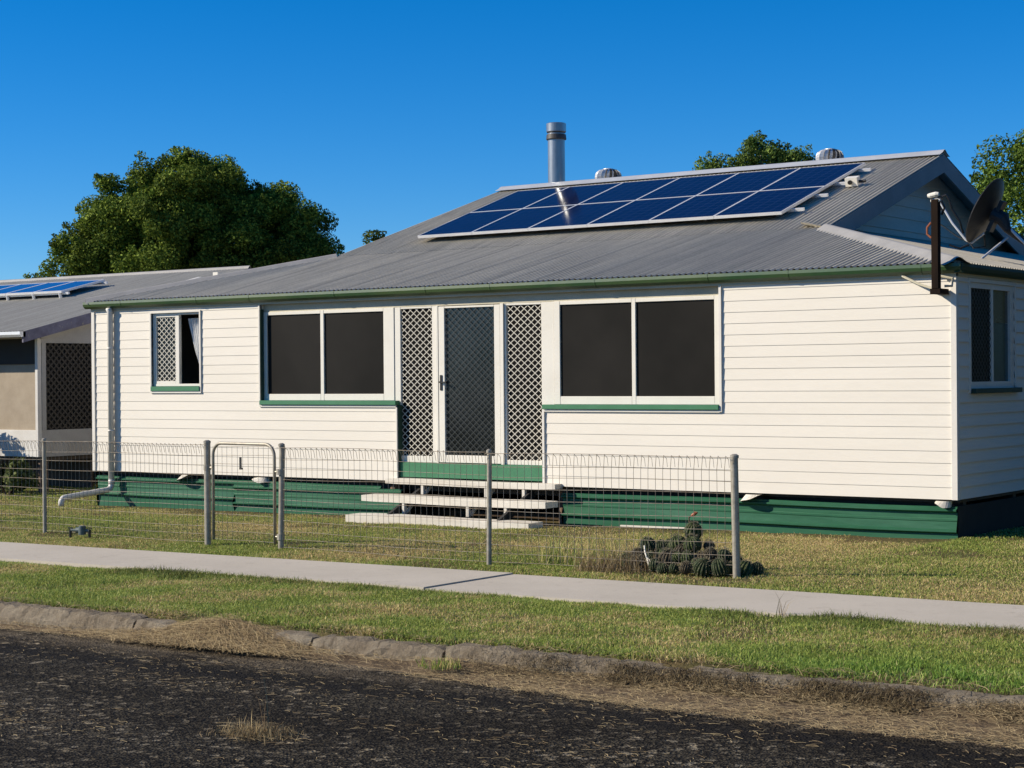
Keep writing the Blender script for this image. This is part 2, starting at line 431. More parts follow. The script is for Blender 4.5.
xs = np.unique(np.concatenate([np.linspace(-900, -30, 24), np.arange(-30, 12, .14), np.linspace(12, 900, 24)]))
ys = np.unique(np.concatenate([[KERB + .1, KERB + .104, KERB + .15], np.arange(KERB + .2, 3., .12), np.linspace(3, 30, 30), np.linspace(30, 1500, 24)]))
def gfun(X, Y):
    b = bumps(X, Y)
    d = np.clip((np.maximum(PATH0 - .15 - Y, Y - PATH1 - .15)) / .25, 0, 1)    # flat under the slab
    b = np.where(Y < 0, b * d - .02 * (1 - d), b)
    b = b * np.clip(1 - (Y - 2) / 20, 0, 1)
    return gz(X) + b - .004 + np.where(Y < KERB + .16, -.02, 0) - np.where(Y < KERB + .102, .25, 0)
grid_mesh('ground', xs, ys, gfun, M['lawn'])
xs = np.unique(np.concatenate([np.linspace(-900, -30, 24), np.arange(-30, 16, .5), np.linspace(16, 900, 24)]))
grid_mesh('road', xs, np.unique(np.concatenate([np.linspace(-700, -24, 20), np.arange(-24, KERB + .12, .3), [KERB + .12]])), lambda X, Y: gz(X) - .15 + .02 * np.clip((-9.5 - Y) / 3, 0, 1), M['asphalt'])

mb = MB()
def slab(x0, x1, lift):
    n = 30
    for k in range(n):
        a = x0 + (x1 - x0) * k / n; b = x0 + (x1 - x0) * (k + 1) / n
        za, zb = float(gz(a)) + lift, float(gz(b)) + lift
        mb.poly([(a, PATH0, za), (b, PATH0, zb), (b, PATH1, zb), (a, PATH1, za)])
        mb.poly([(a, PATH0, za - .1), (b, PATH0, zb - .1), (b, PATH0, zb), (a, PATH0, za)])
        mb.poly([(b, PATH1, zb - .1), (a, PATH1, za - .1), (a, PATH1, za), (b, PATH1, zb)])
    for x in (x0, x1):
        z = float(gz(x)) + lift
        mb.poly([(x, PATH0, z - .1), (x, PATH1, z - .1), (x, PATH1, z), (x, PATH0, z)])
slab(-60, -2.140, .020); slab(-2.122, 40, .008)
tag(mb.build('footpath', M['concrete']), kind='structure')

# kerb: old concrete lengths, each a little out of line with the next
mb = MB(); rk = random.Random(5)
x = -40.
cuts = [-40]
while cuts[-1] < -6.5: cuts.append(cuts[-1] + 2.4)
cuts = [c for c in cuts if c < -5.2] + [-4.55, -2.90, -2.52, -1.15, -.02, 1.75, 4.2, 7.0, 10, 14, 20]
for k in range(len(cuts) - 1):
    a, b = cuts[k] + .012, cuts[k + 1] - .014
    dy0, dy1 = rk.uniform(-.02, .02), rk.uniform(-.02, .02); dz0, dz1 = rk.uniform(-.015, .012), rk.uniform(-.02, .01)
    if abs(cuts[k] + 2.90) < .01: dy0 = -.03; dz0 = -.005; dz1 = -.02; dy1 = -.05
    if abs(cuts[k] + 2.52) < .01: dy0 = -.02; dz0 = -.025; dz1 = -.015; dy1 = -.02
    n = max(3, int((b - a) / .06)); prev = None
    for i in range(n + 1):
        t = i / n; X = a + (b - a) * t
        dy = dy0 + (dy1 - dy0) * t; dz = dz0 + (dz1 - dz0) * t + float(gz(X))
        r = lambda am: (float(fnoise(X * 9 + k * 7, am * 900, 1.)) - .5 + .6 * (rk.random() - .5)) * am * 1.5
        e = 0. if 0 < i < n else .012
        ring = [mb.vert((X, KERB + .14 + dy, -.24 + dz)), mb.vert((X, KERB - .05 + dy + e, -.24 + dz)), mb.vert((X, KERB - .035 + dy + e + r(.018), -.09 + dz)),
                mb.vert((X, KERB - .015 + dy + e + r(.025), -.035 + dz + r(.014))), mb.vert((X, KERB + .015 + dy + r(.02), -.004 + dz - e + r(.02))), mb.vert((X, KERB + .14 + dy, .0 + dz - e + r(.012)))]
        if prev:
            for q in range(6): mb.face((prev[q], ring[q], ring[(q + 1) % 6], prev[(q + 1) % 6]))
        else: mb.face(ring)
        prev = ring
    mb.face(prev[::-1])
tag(mb.build('kerb', M['kerb']), kind='structure')

# soil washed against the kerb face, deep on the right, thin on the left
def dirt_h(X):
    h = .012 + .03 * np.clip((X + 2) / 2., 0, 1) + .05 * np.clip((X - .6) / 1.8, 0, 1) + .075 * np.exp(-((X + 2.0) / .7) ** 2)
    return h * (.45 + 1.1 * vnoise(X, X * 0, 1.3))
xs = np.arange(-30, 16, .05); ts = np.linspace(0, 1, 16)
T, X = np.meshgrid(ts, xs, indexing='ij')
reach = .09 + .34 * np.clip((X + 1.2) / 3.2, 0, 1) + .16 * np.exp(-((X + 2.) / .8) ** 2) + .25 * (vnoise(X, X * 0 + 5, .8) - .5)
Y = KERB - .01 - T * reach
Z = gz(X) - .148 + dirt_h(X) * (1 - T) ** 1.6 + .022 * (fnoise(X, Y, 6.) - .45) * (1 - T) - .012 * (T > .97) + .003
v = np.stack([X.ravel(), Y.ravel(), Z.ravel()], 1); i = np.arange(X.size).reshape(X.shape)
f = np.stack([i[:-1, :-1].ravel(), i[1:, :-1].ravel(), i[1:, 1:].ravel(), i[:-1, 1:].ravel()], 1)
o = fast_mesh('gutter_soil', v, [f], None, M['dirt']); o['kind'] = 'structure'

# ------------------------------------------------------------------ grass
def blade_arrays(x, y, z, h, w, col, lean_max=.9, lie=False, yaw=None):
    n = len(x)
    th = RNG.random(n) * 2 * pi if yaw is None else yaw
    ph = RNG.random(n) * 2 * pi                     # lean direction
    ln = (RNG.random(n) ** .8) * lean_max
    sx, sy = np.cos(th) * w / 2, np.sin(th) * w / 2
    lx, ly = np.cos(ph), np.sin(ph)
    v = np.empty((n, 5, 3), dtype=np.float32)
    v[:, 0] = np.stack([x - sx, y - sy, z], 1); v[:, 1] = np.stack([x + sx, y + sy, z], 1)
    mx = x + lx * h * ln * .35; my = y + ly * h * ln * .35; mz = z + h * .58
    v[:, 2] = np.stack([mx + sx * .8, my + sy * .8, mz], 1); v[:, 3] = np.stack([mx - sx * .8, my - sy * .8, mz], 1)
    v[:, 4] = np.stack([x + lx * h * ln, y + ly * h * ln, z + h * np.sqrt(np.clip(1 - (ln * .8) ** 2, .1, 1))], 1)
    c = np.empty((n, 5, 3), dtype=np.float32)
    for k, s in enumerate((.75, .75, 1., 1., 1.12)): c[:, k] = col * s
    b = np.arange(n) * 5
    q = np.stack([b, b + 1, b + 2, b + 3], 1); t = np.stack([b + 3, b + 2, b + 4], 1)
    return v.reshape(-1, 3), c.reshape(-1, 3), q, t

def pal(n, fr):
    """pick blade colours; fr = green share per blade (0..1)"""
    g1 = np.array([.10, .155, .028]); g2 = np.array([.26, .275, .065]); s1 = np.array([.43, .345, .16]); s2 = np.array([.30, .22, .10])
    u = RNG.random(n)[:, None]; green = g1 * (1 - u) + g2 * u
    u2 = RNG.random(n)[:, None]; dry = s1 * (1 - u2) + s2 * u2
    k = (RNG.random(n) < fr)[:, None]
    return np.where(k, green, dry) * (1.22 + .75 * RNG.random(n))[:, None]

def grass(name, label_parts):
    V, Cc, Q, T_ = [], [], [], []; off = 0
    for (v, c, q, t) in label_parts:
        V.append(v); Cc.append(c); Q.append(q + off); T_.append(t + off); off += len(v)
    o = fast_mesh(name, np.concatenate(V), [np.concatenate(Q), np.concatenate(T_)], np.concatenate(Cc), M['grass'])
    return o

def zone(x0, x1, y0, y1, dens, hfun, wid, gfrac, keep=None, tint=None):
    n = int((x1 - x0) * (y1 - y0) * dens)
    x = x0 + RNG.random(n) * (x1 - x0); y = y0 + RNG.random(n) * (y1 - y0)
    if keep is not None:
        k = RNG.random(n) < keep(x, y); x, y = x[k], y[k]
    n = len(x)
    h = hfun(x, y) * (.55 + .8 * RNG.random(n)); w = wid * (.7 + .6 * RNG.random(n))
    z = gfun(x, y) - .004
    c = pal(n, gfrac(x, y))
    if tint is not None: c = c * tint(x, y)
    return blade_arrays(x, y, z, h, w, c, 1.6)

# verge between kerb and path: green, thicker and darker along the path edge
def v_h(x, y): 
    d = np.clip((y - (PATH0 - .45)) / .4, 0, 1)
    return .020 + .030 * fnoise(x, y, 2.6) + .05 * d * np.clip(2.4 * (fnoise(x, x * 0 + 3, .9) - .42), 0, 1) + .014 * np.exp(-((x - 3.2) / 1.1) ** 2 - ((y + 8.3) / .4) ** 2)
def v_g(x, y):
    d = np.clip((y - (PATH0 - .5)) / .4, 0, 1)
    g = .82 + 1.7 * (fnoise(x, y, 1.9) - .5) + .25 * d + .2 * np.exp(-((x - 3.2) / 1.2) ** 2 - ((y + 8.2) / .5) ** 2)
    return np.clip(g, .2, .98)
def v_tint(x, y):                            # lush clover-dark clumps along the path edge, sappy green at the right
    d = np.clip((y - (PATH0 - .5)) / .35, 0, 1) * np.clip(3. * (fnoise(x, x * 0 + 3, .9) - .42), 0, 1)
    k = np.exp(-((x - 3.2) / 1.1) ** 2 - ((y + 8.3) / .45) ** 2)
    return (1 - .5 * d)[:, None] * (1 - k[:, None] * np.array([.28, .04, .28]))
def v_keep(x, y):
    bare = np.clip(2.6 * (.40 - fnoise(x, y, 1.1)) * 3, 0, .75)
    edge = np.clip((y - (KERB + .07 + .10 * vnoise(x, y, 2.5))) / .10, 0, 1)
    edge2 = np.clip((PATH0 + .05 - .09 * vnoise(x, y * 0, 2.2) - y) / .05, 0, 1)
    return (1 - bare) * edge * edge2
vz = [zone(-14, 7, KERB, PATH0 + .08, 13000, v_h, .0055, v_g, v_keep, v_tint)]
tag(grass('verge_grass', vz), 'strip of mown green grass between the kerb and the concrete footpath', 'grass', kind='stuff')

# yard between path and house: drier and tanner, green near the path and at the far left
def l_h(x, y):
    d = np.clip((PATH1 + .45 - y) / .4, 0, 1)
    return .016 + .022 * fnoise(x, y, 1.8) + .026 * d
def l_g(x, y):
    d = np.clip((PATH1 + .5 - y) / .4, 0, 1)
    g = .60 + 1.7 * (fnoise(x, y, .6) - .5) + .2 * d + .3 * np.clip((-9.5 - x) / 3, 0, 1) - .18 * np.clip((y + 1.2) / 1., 0, 1)
    return np.clip(g, .06, .93)
def in_house(x, y): return (x > -13.3) & (x < 0.02) & (y > -.02)
def l_keep(x, y):
    bare = np.clip(2.6 * (.42 - fnoise(x + 40, y, .9)) * 3, 0, .8)
    edge = np.clip((y - (PATH1 - .04 + .09 * vnoise(x, y * 0, 2.))) / .05, 0, 1)
    wall = np.where((x > -13.3) & (x < .05), np.clip((-.1 - .35 * vnoise(x, y * 0, 1.5) - y) / .3, .08, 1), 1.)
    return np.where(in_house(x, y), 0., (1 - bare) * edge * wall)
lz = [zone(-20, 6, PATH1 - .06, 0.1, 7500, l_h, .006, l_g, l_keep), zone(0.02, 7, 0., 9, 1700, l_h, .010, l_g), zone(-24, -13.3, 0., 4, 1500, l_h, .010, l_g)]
tag(grass('yard_grass', lz), 'patchy half dry lawn between the footpath and the white house', 'grass', kind='stuff')

# loose dry straw: along the gutter and thin on the road
def strands(x, y, z, L, yaw, arch, w, col):
    n = len(x); K = 4; v = np.empty((n, K * 2, 3), dtype=np.float32)
    bend = RNG.standard_normal(n) * .45
    for k in range(K):
        t = k / (K - 1) - .5
        a = yaw + bend * t
        px = x + np.cos(a) * L * t; py = y + np.sin(a) * L * t; pz = z + arch * (1 - (2 * t) ** 2) + .002 + .0
        nx, ny = -np.sin(a) * w / 2, np.cos(a) * w / 2
        v[:, 2 * k] = np.stack([px - nx, py - ny, pz], 1); v[:, 2 * k + 1] = np.stack([px + nx, py + ny, pz + w * .35], 1)
    b = np.arange(n)[:, None] * (2 * K)
    q = np.concatenate([b + np.array([[2 * k, 2 * k + 2, 2 * k + 3, 2 * k + 1]]) for k in range(K - 1)])
    c = np.repeat(col, 2 * K, axis=0)
    return v.reshape(-1, 3), c, q
def straw_cols(n):
    a = np.array([.44, .34, .18]); b = np.array([.13, .085, .045]); u = RNG.random(n)[:, None]
    return (a * u + b * (1 - u)) * (.75 + .5 * RNG.random(n))[:, None]
def pack(name, parts, mat):
    V, Cc, Q = [], [], []; off = 0
    for v, c, q in parts: V.append(v); Cc.append(c); Q.append(q + off); off += len(v)
    return fast_mesh(name, np.concatenate(V), [np.concatenate(Q)], np.concatenate(Cc), mat)
parts = []
n = 60000
x = -10 + RNG.random(n) * 16; t = RNG.random(n) ** 1.5
dens = .06 + .50 * np.clip((x + .6) / 2.2, 0, 1) + .12 * np.exp(-((x + 3.2) / 1.2) ** 2)
k = RNG.random(n) < dens * (.35 + 1.1 * vnoise(x, t, 3.)); x, t = x[k], t[k]; n = len(x)
y = KERB - .03 - t * (.28 + .36 * np.clip((x + 1.2) / 3.2, 0, 1)); dd = np.clip(1 - t * 1.6, 0, 1)
z = gz(x) - .143 + dirt_h(x) * dd ** 1.6 + .012
parts.append(strands(x, y, z, .02 + .10 * RNG.random(n), RNG.standard_normal(n) * .75, RNG.random(n) * .012, .0019, straw_cols(n) * 1.15))
n = 9000                                             # thin scatter in drifts on the asphalt
x = -9 + RNG.random(n) * 15; y = -9.3 - RNG.random(n) * 3.6
k = RNG.random(n) < np.clip((fnoise(x * .45, y * 1.6, 1.5) - .42) * 4.5, .035, 1); x, y = x[k], y[k]; n = len(x)
parts.append(strands(x, y, gz(x) - .147 + .02 * np.clip((-9.5 - y) / 3, 0, 1), .015 + .07 * RNG.random(n) ** 2, (RNG.random(n) - .5) * 2., RNG.random(n) * .004, .0022, straw_cols(n) * 1.2))
n = 900                                              # a few dead stems lying on the verge lip
x = -9 + RNG.random(n) * 14; y = KERB + .02 + RNG.random(n) * .25
parts.append(strands(x, y, gz(x) + .015, .05 + .14 * RNG.random(n), RNG.random(n) * 6.28, RNG.random(n) * .03, .003, straw_cols(n)))
n = 16000
x = .2 + 5.5 * RNG.random(n); u = RNG.random(n)
k = RNG.random(n) < np.clip((x - .2) / 1.2, .1, 1) * np.clip((fnoise(x, u * .3, 3.) - .3) * 3, .1, 1); x, u = x[k], u[k]; n = len(x)
y = KERB + .02 - u * .20; z = gz(x) - .005 - .10 * u - .02 * RNG.random(n)
z = np.maximum(z, gz(x) - .143 + dirt_h(x) * np.clip(1 - u * .5, 0, 1) ** 1.6 + .006)
parts.append(strands(x, y, z, .02 + .09 * RNG.random(n), RNG.random(n) * 6.28, .004 + .03 * RNG.random(n) ** 2, .0024, straw_cols(n) * (.30 + .5 * RNG.random(n) ** 2)[:, None]))
tag(pack('dry_straw', parts, M['straw']), 'loose dry straw lying along the gutter and drifting over the asphalt', 'straw', kind='stuff')

def tuft(name, label, cat, cx, cy, cz, n, rad, hmin, hmax, lean, cols, wid=.004, group=None):
    r = rad * np.sqrt(RNG.random(n)); a = RNG.random(n) * 2 * pi
    x = cx + r * np.cos(a); y = cy + r * np.sin(a) * .7; z = np.full(n, cz)
    h = hmin + (hmax - hmin) * RNG.random(n) ** 2
    v, c, q, t = blade_arrays(x, y, z, h, np.full(n, wid), cols(n), lean)
    o = fast_mesh(name, v, [q, t], c, M['grass'], (cx, cy, cz))
    return tag(o, label, cat, group)
dry = lambda n: straw_cols(n) * 1.15
# dry tuft growing out of the road
cx, cy = .52, -11.11; cz = float(gz(cx)) - .142
n = 1100
x = cx + .105 * RNG.standard_normal(n); y = cy + .07 * RNG.standard_normal(n)
v, c, q, t = blade_arrays(x, y, np.full(n, cz), .03 + .07 * RNG.random(n) ** 2, np.full(n, .0022), straw_cols(n) * 1.1, 1.3)
sx = np.array([-.10, -.04, .05, .07, .09, .0, .06]); sy = np.zeros(7) + .01; sh = np.array([.11, .14, .20, .26, .36, .08, .30])
v2, c2, q2, t2 = blade_arrays(cx + sx, cy + sy, np.full(7, cz), sh, np.full(7, .005), straw_cols(7) * 1.2, .3)
v3, c3, q3 = strands(cx + .16 * RNG.standard_normal(60), cy + .1 * RNG.standard_normal(60), np.full(60, cz), .06 + .14 * RNG.random(60), RNG.standard_normal(60) * .5, .004 + .01 * RNG.random(60), .0025, straw_cols(60))
o = fast_mesh('dry_tuft', np.concatenate([v, v2, v3]), [np.concatenate([q, q2 + len(v), q3 + len(v) + len(v2)]), np.concatenate([t, t2 + len(v)])], np.concatenate([c, c2, c3]), M['straw'], (cx, cy, cz))
tag(o, 'dry straw coloured weed tuft with thin tall stems growing out of the road', 'weed')
# heap of dead runners spilling over the broken kerb
n = 5200
u = RNG.standard_normal(n); w = RNG.random(n)
x = -2.0 + u * .44; y = KERB + .06 - w * .36; z = gz(x) - .135 + .135 * np.exp(-((x + 2.0) / .65) ** 2) * (1 - w) ** 1.3 + .012 + .02 * RNG.random(n)
v, c, q = strands(x, y, z, .08 + .28 * RNG.random(n), RNG.standard_normal(n) * .5 - .15, .005 + .035 * RNG.random(n) ** 2, .0019, straw_cols(n) * 1.15)
o = fast_mesh('dry_grass_heap', v, [q], c, M['straw'], (-1.95, KERB - .1, -.12))
tag(o, 'heap of golden dry runner grass spilling over the broken kerb', 'dry grass')
tuft('weed_tuft', 'small green weed tuft growing in the gutter soil below the kerb', 'weed', .12, KERB - .22, float(gz(0)) - .10, 170, .16, .03, .10, 1.2, lambda n: pal(n, np.full(n, .75)), .006)
tuft('grass_clump', 'tall pale unmown grass clump at the fence beside the cactus', 'grass clump', -2.0, -3.85, float(gz(-2.0)), 520, .62, .08, .36, .75, lambda n: pal(n, np.full(n, .45)), .006)
tuft('dead_clump', 'brown dead weeds tangled against the left side of the cactus', 'weed', -1.52, -4.30, float(gz(-1.5)), 800, .42, .05, .27, 1.2, lambda n: straw_cols(n), .005)
tuft('verge_weed', 'thin seeding grass stem leaning over the footpath edge', 'weed', 1.18, PATH0 - .03, float(gz(1.2)), 14, .05, .05, .22, .8, lambda n: straw_cols(n), .004)

# ------------------------------------------------------------------ the house
W = -13.29                                   # left end of the front wall (right corner is x = 0)
D = 13.36
ZB, ZT = .42, 2.80
house = thing('weatherboard_house', 'long cream weatherboard house with grey corrugated roof and green skirting', 'house', (0, 0, 0))
PITCH = .1275

def board_rows(z0, z1):
    k0 = 0; rows = []
    z = ZB
    while z < z1 - 1e-4:
        a, b = max(z, z0), min(z + PITCH, z1)
        if b - a > .004: rows.append((a, b, z))
        z += PITCH
    return rows
def boards_front(mb, x0, x1, z0, z1, y=0., out=.0062):
    for a, b, z in board_rows(z0, z1):
        # lapped board: bottom edge proud, top edge tucked under the next
        f = lambda q: y - out * (1 - (q - z) / PITCH) - .002
        mb.hexa([(x0, f(a), a), (x1, f(a), a), (x1, y + .02, a), (x0, y + .02, a), (x0, f(b), b), (x1, f(b), b), (x1, y + .02, b), (x0, y + .02, b)])
def boards_side(mb, y0, y1, z0, z1, x=0., sgn=1, out=.02):
    for a, b, z in board_rows(z0, z1):
        f = lambda q: x + sgn * (out * (1 - (q - z) / PITCH) + .002)
        p = [(f(a), y0, a), (f(a), y1, a), (x - sgn * .02, y1, a), (x - sgn * .02, y0, a), (f(b), y0, b), (f(b), y1, b), (x - sgn * .02, y1, b), (x - sgn * .02, y0, b)]
        mb.hexa(p)
mb = MB()
# left field with the small window cut out, low walls under the big windows, right field
SWX0, SWX1, SWZ0, SWZ1 = -12.05, -11.08, 1.585, 2.70
RX0, RX1 = -9.92, -2.80                      # the recessed strip of windows and door
DX0, DX1 = -7.54, -5.22
boards_front(mb, W, SWX0, ZB, ZT); boards_front(mb, SWX1, RX0, ZB, ZT)
boards_front(mb, SWX0, SWX1, ZB, SWZ0); boards_front(mb, SWX0, SWX1, SWZ1, ZT)
boards_front(mb, RX0, DX0, ZB, 1.395)
mb.build('wall', M['cream'], house); mb = MB()
boards_front(mb, DX1, RX1, ZB, 1.350); boards_front(mb, RX1, 0., ZB, ZT)
mb.build('wall', M['cream'], house)
mb = MB()
RWY0, RWY1, RWZ0, RWZ1 = .36, 1.70, 1.585, 2.72
boards_side(mb, 0., RWY0, ZB, ZT); boards_side(mb, RWY1, D, ZB, ZT); boards_side(mb, RWY0, RWY1, ZB, RWZ0); boards_side(mb, RWY0, RWY1, RWZ1, ZT)
mb.build('wall', M['cream'], house)
mb = MB(); boards_side(mb, 0., D, ZB, ZT, W, -1); mb.build('wall', M['cream'], house)
mb = MB()
mb.box(W, 0, D - .02, D + .01, ZB, ZT); mb.build('wall', M['cream'], house)
mb = MB()                                    # corner stops and the trims round the openings
mb.box(-.045, .022, -.024, .05, ZB - .004, ZT - .002, .003)
mb.build('corner_trim', M['trim'], house); mb = MB()
mb.box(W - .02, W + .045, -.024, .05, ZB - .004, ZT - .002, .003)
mb.build('corner_trim', M['trim'], house)
mb = MB()
def ring(x0, x1, z0, z1, w, y0, y1):
    mb.box(x0 - w, x0, y0, y1, z0 - w, z1 + w); mb.box(x1, x1 + w, y0, y1, z0 - w, z1 + w)
    mb.box(x0, x1, y0, y1, z1, z1 + w); mb.box(x0, x1, y0, y1, z0 - w, z0)
ring(SWX0, SWX1, SWZ0, SWZ1, .026, -.026, .06)
mb.build('opening_trim', M['trim'], house); mb = MB()
mb.box(RX0 - .026, RX0, -.028, .10, 1.37, ZT - .01)
mb.box(RX0, DX0, -.026, .1, 1.368, 1.396)
mb.box(DX0 - .002, DX0 + .018, -.024, .03, ZB, 1.368)
mb.build('opening_trim', M['trim'], house); mb = MB()
mb.box(RX1, RX1 + .03, -.028, .10, 1.33, ZT - .01)
mb.box(DX1, RX1, -.026, .1, 1.324, 1.352)
mb.box(DX1 - .03, DX1, -.026, .095, ZB, 1.35)
mb.build('opening_trim', M['trim'], house)
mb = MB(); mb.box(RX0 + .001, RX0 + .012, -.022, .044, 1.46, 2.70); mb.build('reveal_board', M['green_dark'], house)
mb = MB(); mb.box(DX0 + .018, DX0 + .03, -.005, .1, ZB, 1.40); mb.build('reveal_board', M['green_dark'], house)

# fascia and head boards under the gutter
mb = MB()
for bx_ in ((W - .02, .022, -.030, .02), (-.02, .030, .0201, D), (W - .03, W + .02, .0201, D), (W, 0, D, D + .03)):
    mb = MB(); mb.box(*bx_, 2.765, 2.885); mb.build('fascia', M['fascia'], house)
mb = MB(); mb.box(RX0, RX1, .055, .12, 2.66, 2.80); mb.build('head_board', M['fascia'], house)

# interior: floor, ceiling, partition, so that open windows look into a dark room
mb = MB(); mb.box(W + .02, -.02, .12, D - .03, .38, .46); 
for k in range(9): mb.box(W + .05, -.05, .3 + k * 1.5, .4 + k * 1.5, .28, .378)
mb.build('floor_frame', M['under'], house)
mb = MB(); mb.box(W + .02, -.03, .12, D - .03, 2.77, 2.79); mb.box(W + .03, -.03, 2.6, 2.66, .462, 2.768); mb.build('ceiling', M['room'], house)

# ---- windows
def glass_window(name, label, fx0, fx1, fz0, fz1, panes, y=.075, sill=None):
    mb = MB()
    xs_ = [fx0] + [q for p in panes for q in (p[0], p[1])] + [fx1]
    z0, z1 = panes[0][2], panes[0][3]
    for i in range(0, len(xs_), 2): mb.box(xs_[i], xs_[i + 1], y - .03, y + .03, fz0, fz1, .004)
    for p in panes:
        mb.box(p[0], p[1], y - .029, y + .03, fz0, z0, .004); mb.box(p[0], p[1], y - .029, y + .03, z1, fz1, .004)
    w = mb.build(name, M['white'], house)
    if label: w['label'] = label
    for p in panes:
        b = MB(); b.box(p[0] - .003, p[1] + .003, y - .008, y + .004, z0 - .003, z1 + .003); b.build('pane', M['pane'], w)
    if sill:
        b = MB(); b.box(*sill, .004); b.build('sill', M['green'], w)
    return w
glass_window('window', 'wide window left of the door with a dark insect screen', -9.92, -7.615, 1.455, 2.66, [(-9.855, -8.883, 1.542, 2.615), (-8.822, -7.793, 1.542, 2.615)], sill=(-9.918, -7.522, -.05, .044, 1.398, 1.455))
glass_window('window', 'wide window right of the door with a dark insect screen', -5.115, -2.802, 1.41, 2.66, [(-5.026, -4.007, 1.508, 2.615), (-3.952, -2.898, 1.508, 2.615)], sill=(-5.235, -2.802, -.05, .044, 1.354, 1.410))

def diamonds(b, u0, u1, z0, z1, cell_u, cell_z, bw, place, th=.004):
    """crossing flat bars clipped to a rectangle; place(u,z,d) gives the 3-D point"""
    slope = cell_z / cell_u
    for sg in (1, -1):
        c = -((u1 - u0) * slope + cell_z) if sg > 0 else 0
        end = (z1 - z0) if sg > 0 else (z1 - z0) + (u1 - u0) * slope + cell_z
        while c < end:
            # z = z0 + c + sg*slope*(u-u0)
            pts = []
            for u in (u0, u1):
                z = z0 + c + sg * slope * (u - u0)
                if z0 <= z <= z1: pts.append((u, z))
            for z in (z0, z1):
                u = u0 + (z - z0 - c) / (sg * slope)
                if u0 < u < u1: pts.append((u, z))
            if len(pts) >= 2:
                pts.sort(); a, e = pts[0], pts[-1]
                if abs(e[0] - a[0]) > .004:
                    dx, dz = e[0] - a[0], e[1] - a[1]; L = math.hypot(dx, dz); nx, nz = -dz / L * bw / 2, dx / L * bw / 2
                    d0 = 0 if sg > 0 else .0025
                    q = [place(a[0] - nx, a[1] - nz, d0), place(e[0] - nx, e[1] - nz, d0), place(e[0] + nx, e[1] + nz, d0), place(a[0] + nx, a[1] + nz, d0)]
                    r = [place(a[0] - nx, a[1] - nz, d0 - th), place(e[0] - nx, e[1] - nz, d0 - th), place(e[0] + nx, e[1] + nz, d0 - th), place(a[0] + nx, a[1] + nz, d0 - th)]
                    b.hexa(q + r)
            c += cell_z
# small left window: grilled sash closed on the left, right half open on a curtained dark room
y = .05
mb = MB()
ix0, ix1, iz0, iz1 = SWX0, SWX1, SWZ0 + .07, SWZ1
mb.box(ix0, ix0 + .035, y - .035, y + .035, iz0, iz1, .003); mb.box(ix1 - .03, ix1, y - .035, y + .035, iz0, iz1, .003)
mb.box(ix0 + .035, ix1 - .03, y - .034, y + .035, iz0, iz0 + .035, .003); mb.box(ix0 + .035, ix1 - .03, y - .034, y + .035, iz1 - .03, iz1, .003)
mb.box(-11.60, -11.525, y - .030, y + .02, iz0 + .035, iz1 - .03, .003)
mb.box(ix0 + .035, ix0 + .065, y - .030, y + .02, iz0 + .035, iz1 - .03, .003)
mb.box(ix0 + .065, -11.60, y - .029, y + .02, iz0 + .035, iz0 + .075, .003); mb.box(ix0 + .065, -11.60, y - .029, y + .02, iz1 - .06, iz1 - .03, .003)
w = mb.build('window', M['white'], house); w['label'] = 'small end window, half open, with one diamond grille'
b = MB(); diamonds(b, ix0 + .06, -11.595, iz0 + .07, iz1 - .055, .098, .080, .0095, lambda u, z, d: (u, y - .012 - d, z)); b.build('grille', M['grille'], w)
b = MB(); b.box(ix0 + .06, -11.598, y + .004, y + .008, iz0 + .06, iz1 - .05); b.build('pane', M['door_glass'], w)
b = MB(); b.box(ix0 - .002, ix1 + .002, -.04, y - .036, SWZ0 + .002, SWZ0 + .068, .003); b.build('sill', M['green'], w)
b = MB(); prev = None                       # tied-back curtain
for i in range(29):
    t = i / 28
    col_ = []
    for k in range(14):
        s_ = k / 13; z = 1.95 + (2.62 - 1.95) * s_
        wdt = .06 + .24 * s_ ** .8
        u = -11.19 - wdt * (1 - t)
        col_.append(b.vert((u, .16 + .018 * sin(t * 34 + s_ * 2), z)))
    if prev:
        for k in range(13): b.face((prev[k], col_[k], col_[k + 1], prev[k + 1]))
    prev = col_
b.build('curtain', M['curtain'], w, smooth=True)

# right side-wall window
mb = MB(); x = -.02
mb.box(x - .03, x + .03, RWY0, RWY0 + .06, RWZ0, RWZ1); mb.box(x - .03, x + .03, RWY1 - .11, RWY1, RWZ0, RWZ1)
mb.box(x - .03, x + .029, RWY0 + .06, RWY1 - .11, RWZ0, RWZ0 + .07); mb.box(x - .03, x + .029, RWY0 + .06, RWY1 - .11, RWZ1 - .06, RWZ1)
mb.box(x - .03, x + .028, 1.02, 1.075, RWZ0 + .07, RWZ1 - .06)
w = mb.build('window', M['trim'], house); w['label'] = 'side window in shade with a dark grille and a teal blind'
b = MB(); diamonds(b, RWY0 + .06, 1.02, RWZ0 + .07, RWZ1 - .06, .085, .078, .012, lambda u, z, d: (x + .016 + d, u, z)); b.build('grille', M['dark_grille'], w)
b = MB(); b.box(x - .004, x, RWY0 + .055, 1.025, RWZ0 + .065, RWZ1 - .055); b.build('pane', M['n_dark'], w)
b = MB(); b.box(x - .004, x, 1.07, RWY1 - .105, RWZ0 + .065, 2.30); b.build('pane', M['teal_glass'], w)
b = MB(); b.box(x - .004, x, 1.07, RWY1 - .105, 2.303, RWZ1 - .055); b.build('pane', M['grey_glass'], w)
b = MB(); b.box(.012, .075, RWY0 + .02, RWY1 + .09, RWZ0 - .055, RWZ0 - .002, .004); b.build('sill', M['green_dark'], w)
mb = MB(); 
